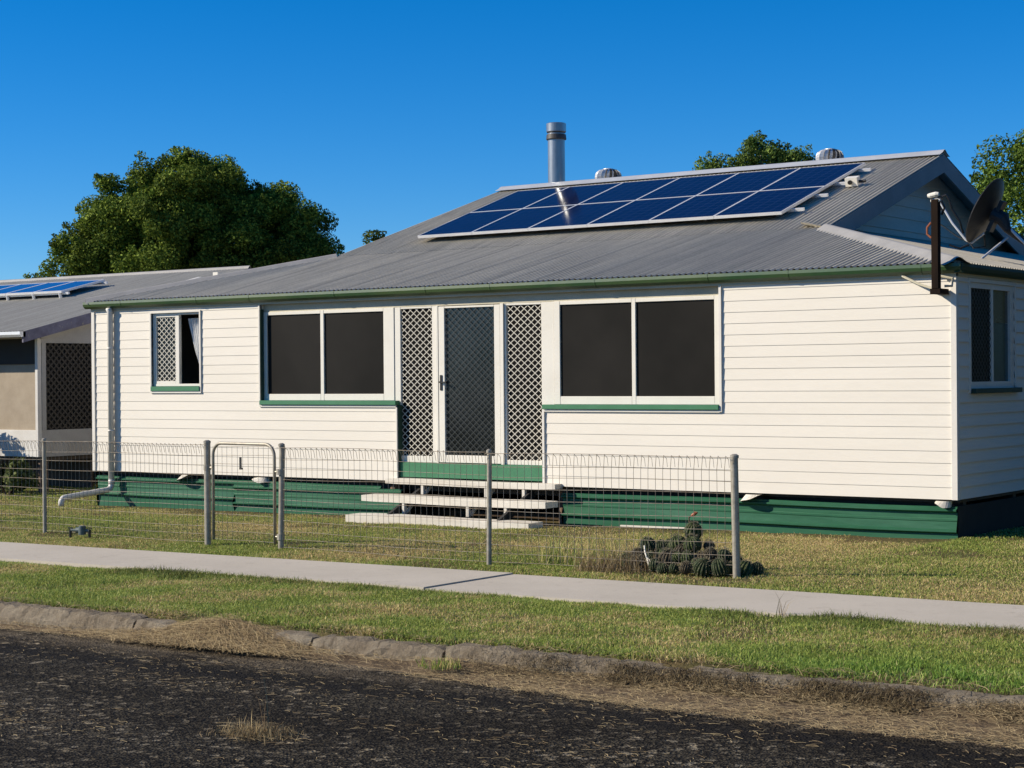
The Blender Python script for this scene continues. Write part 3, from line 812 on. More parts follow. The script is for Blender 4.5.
for (a0, a1, c0, c1) in ((RWY0 - .03, RWY0, RWZ0 - .05, RWZ1 + .04), (RWY1, RWY1 + .04, RWZ0, RWZ1 + .04), (RWY0, RWY1, RWZ1, RWZ1 + .04)): mb.box(-.03, .026, a0, a1, c0, c1)
mb.build('opening_trim', M['trim'], house)

# door set: two diamond side lights and the screen door
def sidelight(label, x0, x1, gx0, gx1, gz0, gz1):
    y = .085; mb = MB()
    mb.box(x0, gx0, y - .03, y + .03, .662, 2.66, .004); mb.box(gx1, x1, y - .03, y + .03, .662, 2.66, .004)
    mb.box(gx0, gx1, y - .029, y + .03, .662, gz0, .004); mb.box(gx0, gx1, y - .029, y + .03, gz1, 2.66, .004)
    s_ = mb.build('side_light', M['white'], house); s_['label'] = label
    b = MB(); diamonds(b, gx0 - .004, gx1 + .004, gz0 - .004, gz1 + .004, .1035, .0835, .0092, lambda u, z, d: (u, y - .012 - d, z)); b.build('grille', M['grille'], s_)
    b = MB(); b.box(gx0 - .003, gx1 + .003, y + .006, y + .01, gz0 - .003, gz1 + .003); b.build('pane', M['pane'], s_)
sidelight('white diamond grille panel left of the door', -7.612, -6.925, -7.515, -7.0, .745, 2.635)
sidelight('white diamond grille panel right of the door', -5.862, -5.118, -5.835, -5.307, .72, 2.632)
y = .085; mb = MB()
for (a, c) in ((-6.886, -6.787), (-6.01, -5.918)): mb.box(a, c, y - .045, y - .005, .668, 2.65, .005)
mb.box(-6.787, -6.01, y - .044, y - .005, .668, .765, .005); mb.box(-6.787, -6.01, y - .044, y - .005, 2.625, 2.65, .003)
door = mb.build('screen_door', M['white'], house); door['label'] = 'white framed screen door with dark diamond mesh'
b = MB(); diamonds(b, -6.79, -6.007, .762, 2.628, .098, .084, .007, lambda u, z, d: (u, y - .03 - d, z)); b.build('grille', M['dark_grille'], door)
b = MB(); b.box(-6.79, -6.007, y - .010, y - .006, .762, 2.628); b.build('pane', M['door_glass'], door)
b = MB(); b.box(-6.86, -6.825, y - .056, y - .045, 1.585, 1.78, .003); b.bar((-6.842, y - .075, 1.69), (-6.74, y - .075, 1.685), .02, .018); b.bar((-6.842, y - .085, 1.69), (-6.842, y - .05, 1.69), .02, .02); b.build('handle', M['black'], door)
mb = MB(); mb.box(-6.922, -6.89, y - .05, y + .03, .662, 2.66); mb.box(-5.914, -5.866, y - .05, y + .03, .662, 2.66); mb.build('door_frame', M['white'], house)
mb = MB(); mb.box(DX0 + .03, DX1 - .03, .02, .10, .47, .66, .004); mb.build('threshold', M['green'], house)
mb = MB(); mb.box(RX0, RX1, .12, .14, .46, 2.66 + .1); mb.build('lining', M['room'], house)

# ---- roofs
EY, EZ, EXR, EXL = -.07, 2.905, .07, -13.36
BY, BZ, BXR, BXL = 2.817, 3.60, -2.82, -11.0
RY, RZ = 6.68, 4.90
YB2 = 2 * RY - BY; EY2 = 2 * RY - EY
P_ = .0762; AMP = .014
def corr(mb, u0, u1, lo, hi, place, per=8, amp=AMP):
    """corrugated strip: u along the eave, lo/hi(u) the extents up the slope"""
    n = max(2, int((u1 - u0) / P_ * per)); prev = None
    for i in range(n + 1):
        u = u0 + (u1 - u0) * i / n; a, b = lo(u), hi(u)
        if b - a < .003: prev = None; continue
        dz = amp * cos(2 * pi * u / P_)
        cur = (mb.vert(place(u, a, dz)), mb.vert(place(u, b, dz)))
        if prev: mb.face((prev[0], cur[0], cur[1], prev[1]))
        prev = cur
tF = (BZ - EZ) / (BY - EY)
tM = (RZ - BZ) / (RY - BY)
mb = MB()
mx = lambda a, b: (b - a)
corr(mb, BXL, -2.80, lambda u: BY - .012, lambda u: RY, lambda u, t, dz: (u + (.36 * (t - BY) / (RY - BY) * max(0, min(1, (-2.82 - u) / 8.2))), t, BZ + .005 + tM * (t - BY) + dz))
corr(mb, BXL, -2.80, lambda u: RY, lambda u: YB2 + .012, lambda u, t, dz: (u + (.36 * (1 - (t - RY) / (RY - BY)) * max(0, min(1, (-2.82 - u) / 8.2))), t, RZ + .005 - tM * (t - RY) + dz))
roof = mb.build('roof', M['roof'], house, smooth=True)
mb = MB()
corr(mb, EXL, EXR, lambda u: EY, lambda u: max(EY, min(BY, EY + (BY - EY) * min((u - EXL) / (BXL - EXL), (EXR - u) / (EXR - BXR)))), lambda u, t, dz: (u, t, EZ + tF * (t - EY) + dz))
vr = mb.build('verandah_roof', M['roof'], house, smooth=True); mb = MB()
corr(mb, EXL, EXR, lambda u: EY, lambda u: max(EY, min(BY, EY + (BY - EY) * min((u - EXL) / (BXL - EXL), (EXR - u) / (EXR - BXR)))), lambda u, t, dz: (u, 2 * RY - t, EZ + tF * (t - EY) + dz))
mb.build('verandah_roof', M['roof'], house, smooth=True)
mb = MB()
tR = (BZ - EZ) / (EXR - BXR); tL = (BZ - EZ) / (BXL - EXL)
hipR = lambda u: min(EXR - BXR, (u - EY) * (EXR - BXR) / (BY - EY), (EY2 - u) * (EXR - BXR) / (BY - EY))
def hiR(u):
    h = max(0, hipR(u)); return h + .36 if BY < u < YB2 else h
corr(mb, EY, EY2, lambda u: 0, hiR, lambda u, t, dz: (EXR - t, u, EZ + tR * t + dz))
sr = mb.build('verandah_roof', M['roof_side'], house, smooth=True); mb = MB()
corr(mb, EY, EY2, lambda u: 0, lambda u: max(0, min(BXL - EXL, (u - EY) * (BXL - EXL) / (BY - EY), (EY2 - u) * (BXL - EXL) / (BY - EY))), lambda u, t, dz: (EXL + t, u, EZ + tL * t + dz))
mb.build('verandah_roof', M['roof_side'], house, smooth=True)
# caps
mb = MB()
def cap(a, b, w, sag=.0, lift=.03, n=12):
    a = Vector(a); b = Vector(b); d = (b - a).normalized(); s_ = d.cross(Vector((0, 0, 1))).normalized(); prev = None
    for i in range(n + 1):
        t = i / n; p = a.lerp(b, t) + Vector((0, 0, lift - sag * sin(pi * t)))
        r = [mb.vert(p + s_ * w * q + Vector((0, 0, hz))) for q, hz in ((-1, -.055), (-.45, -.012), (-.18, .022), (0, .034), (.18, .022), (.45, -.012), (1, -.055))]
        if prev:
            for k in range(6): mb.face((prev[k], r[k], r[k + 1], prev[k + 1]))
        prev = r
cap((-10.66, RY, RZ), (-2.79, RY, RZ), .19, 0, .035)
mb.build('ridge_cap', M['zinc'], roof, smooth=True)
mb = MB(); cap((EXR + .01, EY - .01, EZ), (BXR, BY, BZ), .17, .0, .022, 20)
mb.build('hip_cap', M['hipzinc'], vr, smooth=True); mb = MB(); cap((EXL - .01, EY - .01, EZ), (BXL, BY, BZ), .12, 0, .022)
mb.build('hip_cap', M['hipzinc'], vr, smooth=True)
# gutters
gp = [(-.030, 2.800), (-.075, 2.800), (-.108, 2.826), (-.122, 2.862), (-.118, 2.897), (-.110, 2.897), (-.112, 2.865), (-.10, 2.832), (-.072, 2.808), (-.030, 2.808)]
mb = MB(); mb.sweep_x(gp, EXL - .02, .105)
for k in range(10):                          # joints and straps
    X = -12.6 + k * 1.36 + .2 * sin(k * 2.1)
    mb.sweep_x([(y_ - .003, z_ - (.003 if z_ < 2.87 else -.002)) for y_, z_ in gp[:5]] + [(-.03, 2.80)], X, X + .022)
mb.build('gutter', M['gutter'], house)
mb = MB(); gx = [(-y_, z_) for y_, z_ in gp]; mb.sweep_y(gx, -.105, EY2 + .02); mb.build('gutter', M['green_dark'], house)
# gable end above the verandah on the right
mb = MB(); GX = -3.16
zb = 3.60; 
z = zb
while z < RZ - .05:
    z1 = min(z + .175, RZ - .03)
    hw = lambda q: (RZ - .03 - q) / tM
    f0, f1 = GX + .014, GX + .001
    mb.hexa([(f0, RY - hw(z), z), (f0, RY + hw(z), z), (GX - .03, RY + hw(z), z), (GX - .03, RY - hw(z), z), (f1, RY - hw(z1), z1), (f1, RY + hw(z1), z1), (GX - .03, RY + hw(z1), z1), (GX - .03, RY - hw(z1), z1)])
    z = z1
mb.build('gable_wall', M['gable'], house)
mb = MB(); XL = -10.75
mb.poly([(XL, BY, BZ), (XL, YB2, BZ), (XL, RY, RZ - .03)]); mb.build('gable_wall', M['gable'], house)
for sg in (-1, 1):
    mb = MB(); ye = BY - .02
    f = lambda y_: BZ + tM * (y_ - BY)
    ys_ = [ye, RY]
    pr = [(ye, f(ye) - .005), (RY, f(RY) - .005), (RY, f(RY) - .26), (ye + .10, f(ye) - .22)]
    if sg > 0: pr = [(2 * RY - a, b) for a, b in pr]
    for X0, X1 in ((-2.835, -2.805),):
        a = [mb.vert((X0, *q)) for q in pr]; b = [mb.vert((X1, *q)) for q in pr]
        for k in range(4): mb.face((a[k], a[(k + 1) % 4], b[(k + 1) % 4], b[k]))
        mb.face(a); mb.face(b[::-1])
    q = [(GX + .02, ye + .12, f(ye + .12) - .03), (-2.836, ye + .12, f(ye + .12) - .03), (-2.836, RY, RZ - .03), (GX + .02, RY, RZ - .03)]
    if sg > 0: q = [(a, 2 * RY - b, c) for a, b, c in q]
    mb.poly(q)
    mb.build('barge_board', M['barge'], house)
# flue and turbine vents (parts of the roof)
mb = MB(); fx, fy = -9.95, 7.30
mb.lathe([(.145, 4.55), (.145, 5.84), (.150, 5.842), (.150, 5.87), (.142, 5.872)], (fx, fy, 0), 32); mb.build('flue', M['flue'], roof, smooth=False)
mb = MB(); mb.lathe([(.165, 5.762), (.172, 5.775), (.165, 5.85), (.13, 5.86), (.13, 5.885), (.16, 5.885)], (fx, fy, 0), 32); mb.build('flue_band', M['flue_band'], roof)
mb = MB(); mb.lathe([(.12, 5.86), (.168, 5.9), (.168, 6.035), (.150, 6.045), (.06, 6.05)], (fx, fy, 0), 32); mb.build('flue_cap', M['flue'], roof)
def turbine(cx, cy, cz, R, squash):
    mb = MB(); mb.lathe([(R * .72, -.5), (R * .72, .04), (R * .8, .05), (R * .8, .07), (R * .3, .07)], (cx, cy, cz), 24)
    nb = 15; H = 2 * R * squash
    for k in range(nb):
        a0 = 2 * pi * k / nb; prev = None
        for i in range(9):
            t = i / 8; th = (t - .5) * 2.7; r = R * cos(th) ** .6; z = cz + .07 + H * (.5 + .5 * sin(th) / sin(1.35)) * .96
            tw = a0 + .25 * t; wd = 2 * pi / nb * .58
            a = mb.vert((cx + r * cos(tw), cy + r * sin(tw), z)); b = mb.vert((cx + r * .80 * cos(tw + wd), cy + r * .80 * sin(tw + wd), z))
            if prev: mb.face((prev[0], prev[1], b, a))
            prev = (a, b)
    mb.lathe([(R * .40, .07 + H * .93), (R * .38, .07 + H * .98), (R * .2, .07 + H * 1.01), (.01, .07 + H * 1.015)], (cx, cy, cz), 24)
    mb.cur = 1; mb.lathe([(R * .5, .06), (R * .68, .07 + H * .3), (R * .68, .07 + H * .7), (R * .42, .07 + H * .92)], (cx, cy, cz), 16)
    return mb.build('turbine_vent', [M['vent'], M['flue_band']], roof)
turbine(-8.82, 7.15, 4.84, .225, .60); turbine(-4.82, 7.15, 4.86, .215, .60)

# ---- below the floor: skirting sheets, stumps with caps, downpipe
def skirting(label, x0, x1, y, zt, zb_, tilt=0.):
    prof = [(0, zt), (-.012, zt - .004)]
    z = zt - .01
    for rib in (zt - .035, zt - .255):
        prof += [(-.012, rib + .016), (-.046, rib + .004), (-.046, rib - .012), (-.002, rib - .034)]
        if rib > zt - .1: prof += [(-.004, rib - .09), (-.010, rib - .098), (-.010, rib - .118), (-.004, rib - .126)]
    prof += [(-.006, zb_)]
    mb = MB(); n = max(2, int((x1 - x0) / .5)); prev = None
    for i in range(n + 1):
        X = x0 + (x1 - x0) * i / n; d = .006 * sin(X * 1.7) + tilt * (X - x0)
        r = [mb.vert((X, y + a + .006 * sin(X * 2.3 + b * 9), b + d)) for a, b in prof] + [mb.vert((X, y + a + .004, b + d)) for a, b in prof[::-1]]
        if prev:
            for k in range(len(r)): mb.face((prev[k], prev[(k + 1) % len(r)], r[(k + 1) % len(r)], r[k]))
        else: mb.face(r)
        prev = r
    mb.face(prev[::-1])
    o = mb.build('skirting_sheet', M['skirt'], house)
    if label: o['label'] = label
skirting(None, W + .02, -7.85, .05, .345, -.16)
skirting('second ribbed sheet hung lower over the first', -10.45, -7.45, .005, .29, -.085, .008)
skirting(None, -5.0, -.01, .05, .345, -.10)
mb = MB(); mb.bar((-4.15, .0, -.020), (-3.05, -.01, -.010), .03, .018); mb.build('bottom_batten', M['step'], house)
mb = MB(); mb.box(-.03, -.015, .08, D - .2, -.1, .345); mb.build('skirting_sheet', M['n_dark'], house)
mb = MB(); mb.box(W + .02, W + .035, .08, D - .2, -.2, .345); mb.build('skirting_sheet', M['skirt'], house)
mb = MB(); mb.box(W + .1, -.1, .55, D - .3, -.16, .02); mb.build('underfloor_soil', M['soil'], house)
for (sx_, tl) in ((W + .12, .0), (-11.41, .05), (-9.95, -.03), (-7.7, .02), (-5.05, 0), (-2.42, .04), (-.16, -.03)):
    mb = MB(); mb.tube([(sx_, .16, -.2), (sx_, .16, .355)], .075, 12); st = mb.build('stump', M['stump'], house)
    if sx_ not in (-11.41, -9.95, -2.42, -.16): continue
    mb = MB(); n = 20
    cr = .085 if sx_ > -1 else .135
    c0 = [mb.vert((sx_ + cr * cos(2 * pi * k / n), .02 + cr * sin(2 * pi * k / n), .366 + tl * cos(2 * pi * k / n) + .018 * sin(2 * pi * k / n) + .006 * sin(5 * k))) for k in range(n)]
    c1 = [mb.vert((sx_ + .085 * cos(2 * pi * k / n), .06 + .085 * sin(2 * pi * k / n), .402)) for k in range(n)]
    for k in range(n): mb.face((c0[k], c0[(k + 1) % n], c1[(k + 1) % n], c1[k])); 
    mb.face(c1); mb.build('ant_cap', M['antcap'], st)
px_, py_ = -12.86, -.062
mb = MB(); path = [(px_, -.09, 2.80), (px_, py_, 2.74), (px_, py_, .24)]
mb.tube(path, .043, 14)
for zc in (2.2, 1.0): mb.tube([(px_, py_, zc), (px_, py_, zc + .025)], .047, 14)
pipe = mb.build('downpipe', M['pvc'], house, smooth=True)
mb = MB(); arc = [(px_, py_, .26)] + [(px_, py_ - .09 * (1 - cos(a)), .24 - .09 * sin(a)) for a in np.linspace(.2, pi / 2, 6)] + [(px_ - .02, py_ - .85, .085)]
arc += [(px_ - .02, py_ - .85 - .07 * sin(a), .085 - .07 * (1 - cos(a))) for a in np.linspace(.3, pi / 2, 5)] + [(px_ - .02, py_ - .92, -.03)]
mb.tube(arc, .043, 14); mb.tube([(px_, py_, .235), (px_, py_, .30)], .049, 14); mb.build('outlet_pipe', M['pvc'], house, smooth=True)

# ------------------------------------------------------------------ steps
steps = thing('front_steps', 'three tread cream painted timber steps below the screen door', 'steps', (-6.45, -.4, 0))
def tread(x0, x1, y0, y1, z0, z1):
    mb = MB(); n = 12; prev = None
    for i in range(n + 1):
        t = i / n; X = x0 + (x1 - x0) * t; e = .0 if 0 < i < n else .006
        w_ = .006 * sin(X * 4.1) ; dz = .005 * sin(X * 2.2 + z0 * 30)
        r = [mb.vert((X, y0 + e + w_, z0 + dz + e)), mb.vert((X, y0 + e + w_, z1 + dz - .006)), mb.vert((X, y0 + .008 + w_, z1 + dz - e)), mb.vert((X, y1, z1 + dz - e)), mb.vert((X, y1, z0 + dz + e))]
        if prev:
            for k in range(5): mb.face((prev[k], prev[(k + 1) % 5], r[(k + 1) % 5], r[k]))
        else: mb.face(r)
        prev = r
    mb.face(prev[::-1]); mb.build('tread', M['step'], steps)
tread(-7.62, -4.98, -.16, .015, .385, .455)
tread(-7.70, -4.86, -.54, -.27, .18, .265)
tread(-7.64, -4.84, -.92, -.62, -.06, .048)
for X in (-7.02, -6.02, -5.45):
    for (Y, z0, z1) in ((-.15, .262, .387), (-.53, .046, .182)):
        mb = MB(); mb.box(X - .022, X + .022, Y, Y + .045, z0, z1, .003); mb.build('tread_post', M['step'], steps)
        mb = MB(); mb.bar((X + .02, Y + .04, z0 + .02), (X + .02, Y + .15, z1 - .03), .035, .03); mb.build('brace', M['step'], steps)
mb = MB(); mb.bar((-7.1, .0, .33), (-7.1, -.8, -.03), .04, .10); mb.build('stringer', M['n_dark'], steps)
mb = MB(); mb.bar((-5.4, .0, .33), (-5.4, -.8, -.03), .04, .10); mb.build('stringer', M['n_dark'], steps)

# ------------------------------------------------------------------ solar array on the front slope
pm = math.atan(tM)
def on_roof(u, v_, off): return Vector((u, BY + v_ * cos(pm) - off * sin(pm), BZ + v_ * sin(pm) + off * cos(pm)))
PW, PH = 1.016, 1.392
U0 = -9.76; V0 = .50
ordn = ['leftmost', 'second from left', 'third from left', 'fourth from left', 'fifth from left', 'rightmost']
def solar_parts(root, pw, ph, pitch, cells, gap=.008, cb=.026):
    """panel in its own frame, origin at lower-left corner"""
    R_ = Matrix.Rotation(pitch, 4, 'X'); L = Vector(root.location)
    def P(x, y_, z_): return R_ @ Vector((x, y_, z_)) + L
    mb = MB()
    def bx(x0, x1, y0, y1, z0, z1): mb.hexa([P(x0, y0, z0), P(x1, y0, z0), P(x1, y1, z0), P(x0, y1, z0), P(x0, y0, z1), P(x1, y0, z1), P(x1, y1, z1), P(x0, y1, z1)])
    g = gap; t = cb
    bx(g, pw - g, g, g + t, -.04, 0); bx(g, pw - g, ph - g - t, ph - g, -.04, 0); bx(g, g + t, g + t, ph - g - t, -.04, 0); bx(pw - g - t, pw - g, g + t, ph - g - t, -.04, 0)
    mb.build('panel_frame', M['alu'], root)
    mb = MB(); bx(g + t, pw - g - t, g + t, ph - g - t, -.035, -.003); o = mb.build('solar_cells', cells, root)
    return o
proto = None
for r in range(2):
    for c in range(6):
        loc = on_roof(U0 + c * PW, V0 + r * PH, .135)
        lab = f"dark blue solar panel, {ordn[c]}, {'upper' if r else 'lower'} row of the long house roof"
        if proto is None:
            proto = thing('solar_panel', lab, 'solar panel', loc, 'solar panels on the long house roof'); solar_parts(proto, PW, PH, pm, M['cells'], .003, .014)
        else:
            o = proto.copy(); COL.objects.link(o); o.location = loc; o['label'] = lab
            for ch in proto.children:
                d = ch.copy(); COL.objects.link(d); d.parent = o
def roof_bar(mb, u0, u1, v_, w_, off0, off1):
    c = []
    for off in (off0, off1):
        c += [on_roof(u0, v_ - w_ / 2, off), on_roof(u1, v_ - w_ / 2, off), on_roof(u1, v_ + w_ / 2, off), on_roof(u0, v_ + w_ / 2, off)]
    mb.hexa(c)
rack = thing('mounting_rack', 'aluminium rails holding the solar panels, ends showing at the right', 'rails', on_roof(U0, V0, .05))
for v_ in (.82, 1.58, 2.25, 3.05):
    mb = MB(); roof_bar(mb, U0 + .1, U0 + 6 * PW + .17, v_, .042, .055, .093); mb.build('rail', M['alu'], rack)
    mb = MB()
    for k in range(6):
        mb = MB(); roof_bar(mb, U0 + .35 + k * 1.1, U0 + .40 + k * 1.1, v_, .03, .0, .055); mb.build('foot', M['alu'], rack)
# white isolator switch box beside the array
bl = on_roof(-3.50, 2.28, .0)
iso = thing('isolator_box', 'small white switch box beside the right end of the solar panels', 'switch box', bl)
mb = MB(); c = []
for off in (.03, .15): c += [on_roof(-3.52, 2.22, off), on_roof(-3.34, 2.22, off), on_roof(-3.34, 2.33, off), on_roof(-3.52, 2.33, off)]
mb.hexa(c); mb.build('box', M['white'], iso)
mb = MB(); mb.tube([on_roof(-3.44, 2.218, .09), on_roof(-3.44, 2.19, .09)], .03, 14); mb.build('knob', M['black'], iso)
mb = MB(); mb.tube([on_roof(-3.34, 2.28, .08), on_roof(-3.24, 2.28, .08)], .02, 8); mb.build('conduit', M['black'], iso)

# ------------------------------------------------------------------ satellite dish on the side verandah roof
DC = Vector((-.93, 3.31, 3.74)); dish = thing('satellite_dish', 'black satellite dish on strut legs above the right end roof', 'satellite dish', (-.62, 3.55, 3.08))
el_ = radians(27); fdir = Vector((-cos(el_), -.02, sin(el_))).normalized()
sd = fdir.cross(Vector((0, 0, 1))).normalized(); ud = sd.cross(fdir).normalized()
mb = MB(); Rr, n = .43, 40; prev = None; rim0 = None
for side in (0, 1):
    prev = None
    for i in range(9):
        r = Rr * i / 8; dpt = .085 * (r / Rr) ** 2 - .085 - .012 * side
        if i == 0: ringv = [mb.vert(DC + fdir * dpt)]
        else: ringv = [mb.vert(DC + fdir * dpt + (sd * cos(2 * pi * k / n) * .93 + ud * sin(2 * pi * k / n)) * r) for k in range(n)]
        if prev:
            for k in range(n):
                if len(prev) == 1: mb.face((prev[0], ringv[k], ringv[(k + 1) % n])[::1 if side == 0 else -1])
                else: mb.face((prev[k], ringv[k], ringv[(k + 1) % n], prev[(k + 1) % n])[::1 if side == 0 else -1])
        prev = ringv
    if side == 0: rim0 = prev
for k in range(n): mb.face((rim0[k], rim0[(k + 1) % n], prev[(k + 1) % n], prev[k]))
mb.build('reflector', M['dish'], dish, smooth=False)
bot = DC - ud * .42; back = DC - fdir * .12
lnb = DC + fdir * .62 - ud * .10
mb = MB(); mb.tube([back - ud * .25, bot - fdir * .03, bot + fdir * .05, bot.lerp(lnb, .5) - ud * .04, lnb], .016, 8); mb.build('feed_arm', M['zinc'], dish)
mb = MB(); mb.tube([lnb + fdir * .08, lnb - fdir * .06], [.045, .03], 12); mb.tube([lnb + Vector((0, 0, -.02)), lnb + Vector((.04, 0, -.16))], .022, 8); mb.build('receiver', M['black'], dish)
mb = MB(); root_pt = Vector((-.42, 3.6, 3.0))
mb.tube([back, back - fdir * .14, back - fdir * .20 - Vector((0, 0, .1)), Vector((-.45, 3.6, 3.28)), root_pt], [.10, .09, .05, .035, .035], 12)
mb.bar(back - fdir * .05 - ud * .2, back - fdir * .05 + ud * .2, .14, .05, fdir); mb.build('mount', M['dish'], dish)
mb = MB(); mb.tube([back - fdir * .20 - Vector((0, 0, .2)), Vector((-.80, 2.85, 3.12))], .016, 8); mb.tube([back - fdir * .20 - Vector((0, 0, .06)), Vector((-.08, 3.35, 2.945))], .018, 8); mb.tube([Vector((-.45, 3.6, 3.28)), Vector((-.2, 4.2, 2.98))], .016, 8)
mb.build('strut', M['zinc'], dish)
mb = MB(); mb.tube([bot, bot - Vector((-.05, 0, .08)), bot - Vector((-.16, -.1, .06)), back - ud * .25], .010, 6); mb.tube([lnb - ud * .1, lnb - ud * .26 - fdir * .08, bot.lerp(lnb, .3) - ud * .1, bot - ud * .01], .008, 6); mb.build('cable', M['black'], dish)

# ------------------------------------------------------------------ service mast at the front right corner
mast = thing('service_mast', 'dark brown power service post bracketed at the front right corner', 'post', (-.115, -.22, 2.63))
mb = MB(); mb.box(-.155, -.078, -.26, -.185, 2.63, 3.56, .004); mb.build('post', M['timber_dark'], mast)
mb = MB(); mb.box(-.175, -.06, -.255, -.02, 2.575, 2.632, .004); mb.build('bracket', M['timber_dark'], mast)
mb = MB()
for (a, c, r) in (((-.16, -.25, 3.60), (-.10, -.25, 3.61), .028), ((-.135, -.23, 3.545), (-.09, -.23, 3.55), .024)):
    mb.tube([Vector(a) + Vector((-.03, 0, 0)), a, c, Vector(c) + Vector((.03, 0, 0))], [r * .7, r, r, r * .7], 10)
mb.tube([(-.11, -.22, 3.55), (-.11, -.22, 3.60)], .012, 6)
mb.build('insulator', M['white'], mast)
mb = MB(); mb.tube([(-.08, -.24, 3.57), (.0, -.23, 3.60), (.03, -.22, 3.55), (.05, -.2, 3.45), (.12, -.16, 3.32), (.14, -.12, 3.2)], .012, 6)
mb.tube([(-.05, -.24, 3.54), (-.02, -.22, 3.47), (-.06, -.2, 3.4)], .013, 6); mb.tube([(.02, -.2, 3.08), (.12, -.16, 3.04), (.2, -.12, 3.08)], .012, 6); mb.build('cable', M['black'], mast)
mb = MB(); mb.tube([(-.16, -.24, 3.32), (-.20, -.25, 3.27), (-.20, -.25, 3.20), (-.155, -.25, 3.16)], .012, 6); mb.build('earth_cable', M['copper'], mast)
mb = MB(); mb.tube([(-.62, -.03, 2.83), (-.55, -.06, 2.78), (-.36, -.09, 2.69), (-.17, -.12, 2.63)], .014, 6); mb.tube([(-.07, -.12, 2.66), (.0, -.08, 2.66), (.0, -.06, 2.74), (-.14, -.06, 2.77)], .014, 6); mb.build('conduit', M['fascia'], mast)

# ------------------------------------------------------------------ fence and gate
posts = [(-9.87, -3.80, 1.135, .026, .0), (-6.875, -4.078, 1.14, .036, .0), (-5.733, -4.155, 1.118, .031, .02), (-2.856, -4.403, 1.092, .024, .012), (-.275, -4.307, 1.07, .034, -.015)]
fence = thing('wire_fence', 'low rusty wire mesh fence on round steel posts before the house', 'fence', (-5, -4.2, -.04))
allposts = [(-13.4, -3.55, 1.13, .026, 0.)] + posts
for (X, Y, H, r, lean) in allposts:
    z0 = float(gz(X)); mb = MB()
    mb.tube([(X, Y, z0 - .1), (X + lean, Y + lean * .5, z0 + H - .03)], r, 16)
    mb.tube([(X + lean, Y, z0 + H - .035), (X + lean, Y, z0 + H - .012), (X + lean, Y, z0 + H)], [r + .004, r + .004, r * .5], 16)
    mb.build('post', M['steel'], fence, smooth=False)
WR = .0023
def mesh_bay(parent, A, B, h, zlift=.03, top_roll=True, sp=.0765, name='wire_mesh'):
    A = Vector((A[0], A[1], 0)); B = Vector((B[0], B[1], 0)); L = (B - A).length; d = (B - A) / L; nrm = Vector((d.y, -d.x, 0))
    mb = MB(); rb = random.Random(int(L * 1000))
    def wob(s_): return nrm * (.012 * sin(s_ * 3.1) + .008 * sin(s_ * 7.7))
    zg = lambda s_: float(gz((A + d * s_).x))
    hs = [.0, .075, .15, .25, .35, .45, .55, .65, .75, .84] if top_roll else [.9 * k / 11 for k in range(12)]
    hs = [zlift + q * (h - .12 - zlift) / .84 if top_roll else zlift + q * (h - zlift) / .9 for q in hs]
    ns = max(2, int(L / .25))
    for q in hs:
        mb.tube([A + d * (L * k / ns) + wob(L * k / ns) + Vector((0, 0, zg(L * k / ns) + q + .006 * sin(L * k / ns * 2.3 + q * 5))) for k in range(ns + 1)], WR, 4, False)
    zt = hs[-1]
    if top_roll:
        mb.tube([A + d * (L * k / ns) + wob(L * k / ns) + nrm * .05 + Vector((0, 0, zg(L * k / ns) + h + .008 * sin(L * k / ns * 1.9))) for k in range(ns + 1)], WR * 1.2, 4, False)
    n = int(L / sp)
    for k in range(n + 1):
        s_ = k * sp + (L - n * sp) / 2; p = A + d * s_ + wob(s_); z = zg(s_)
        j = d * (rb.random() - .5) * .012
        mb.tube([p + Vector((0, 0, z + zlift)), p + j + Vector((0, 0, z + .5 * h)), p + Vector((0, 0, z + zt))], WR, 4, False)
        if top_roll:
            q = p + d * (sp * .5) + nrm * .05 + Vector((0, 0, z + h + .004))
            mb.tube([p + Vector((0, 0, z + zt)), q], WR, 4, False)
            if k < n: mb.tube([q, q - nrm * .03 + d * .012 + Vector((0, 0, -.03)), p + d * (sp * .62) - nrm * .0 + Vector((0, 0, z + zt + .02))], WR, 4, False)
    return mb.build(name, M['wire'], parent)
bays = [(allposts[0], allposts[1]), (allposts[1], allposts[2]), (allposts[3], allposts[4]), (allposts[4], allposts[5])]
for (a, b), hh in zip(bays, (1.10, 1.095, 1.07, 1.05)): mesh_bay(fence, a, b, hh)
# gate between the two thick posts
gA, gB = Vector((-6.78, -4.085, 0)), Vector((-5.82, -4.150, 0)); gd = (gB - gA).normalized(); gl = (gB - gA).length
gate = thing('garden_gate', 'round topped tubular steel gate with mesh infill, closed', 'gate', (gA.x, gA.y, float(gz(gA.x))))
z0 = float(gz(-6.3)) + .06; H = 1.045; r = .13
pts = [gA + Vector((0, 0, z0)), gA + Vector((0, 0, z0 + H - r))]
pts += [gA + gd * (r * (1 - cos(a))) + Vector((0, 0, z0 + H - r + r * sin(a))) for a in np.linspace(.25, pi / 2, 6)]
pts += [gB - gd * (r * (1 - cos(a))) + Vector((0, 0, z0 + H - r + r * sin(a))) for a in np.linspace(pi / 2, .25, 6)]
pts += [gB + Vector((0, 0, z0 + H - r)), gB + Vector((0, 0, z0))]
mb = MB(); mb.tube(pts, .0175, 12); mb.build('gate_frame', M['steel'], gate, smooth=True)
mesh_bay(gate, (gA.x, gA.y), (gB.x, gB.y), H + .03, .07, False, .08, 'gate_mesh')
mb = MB()
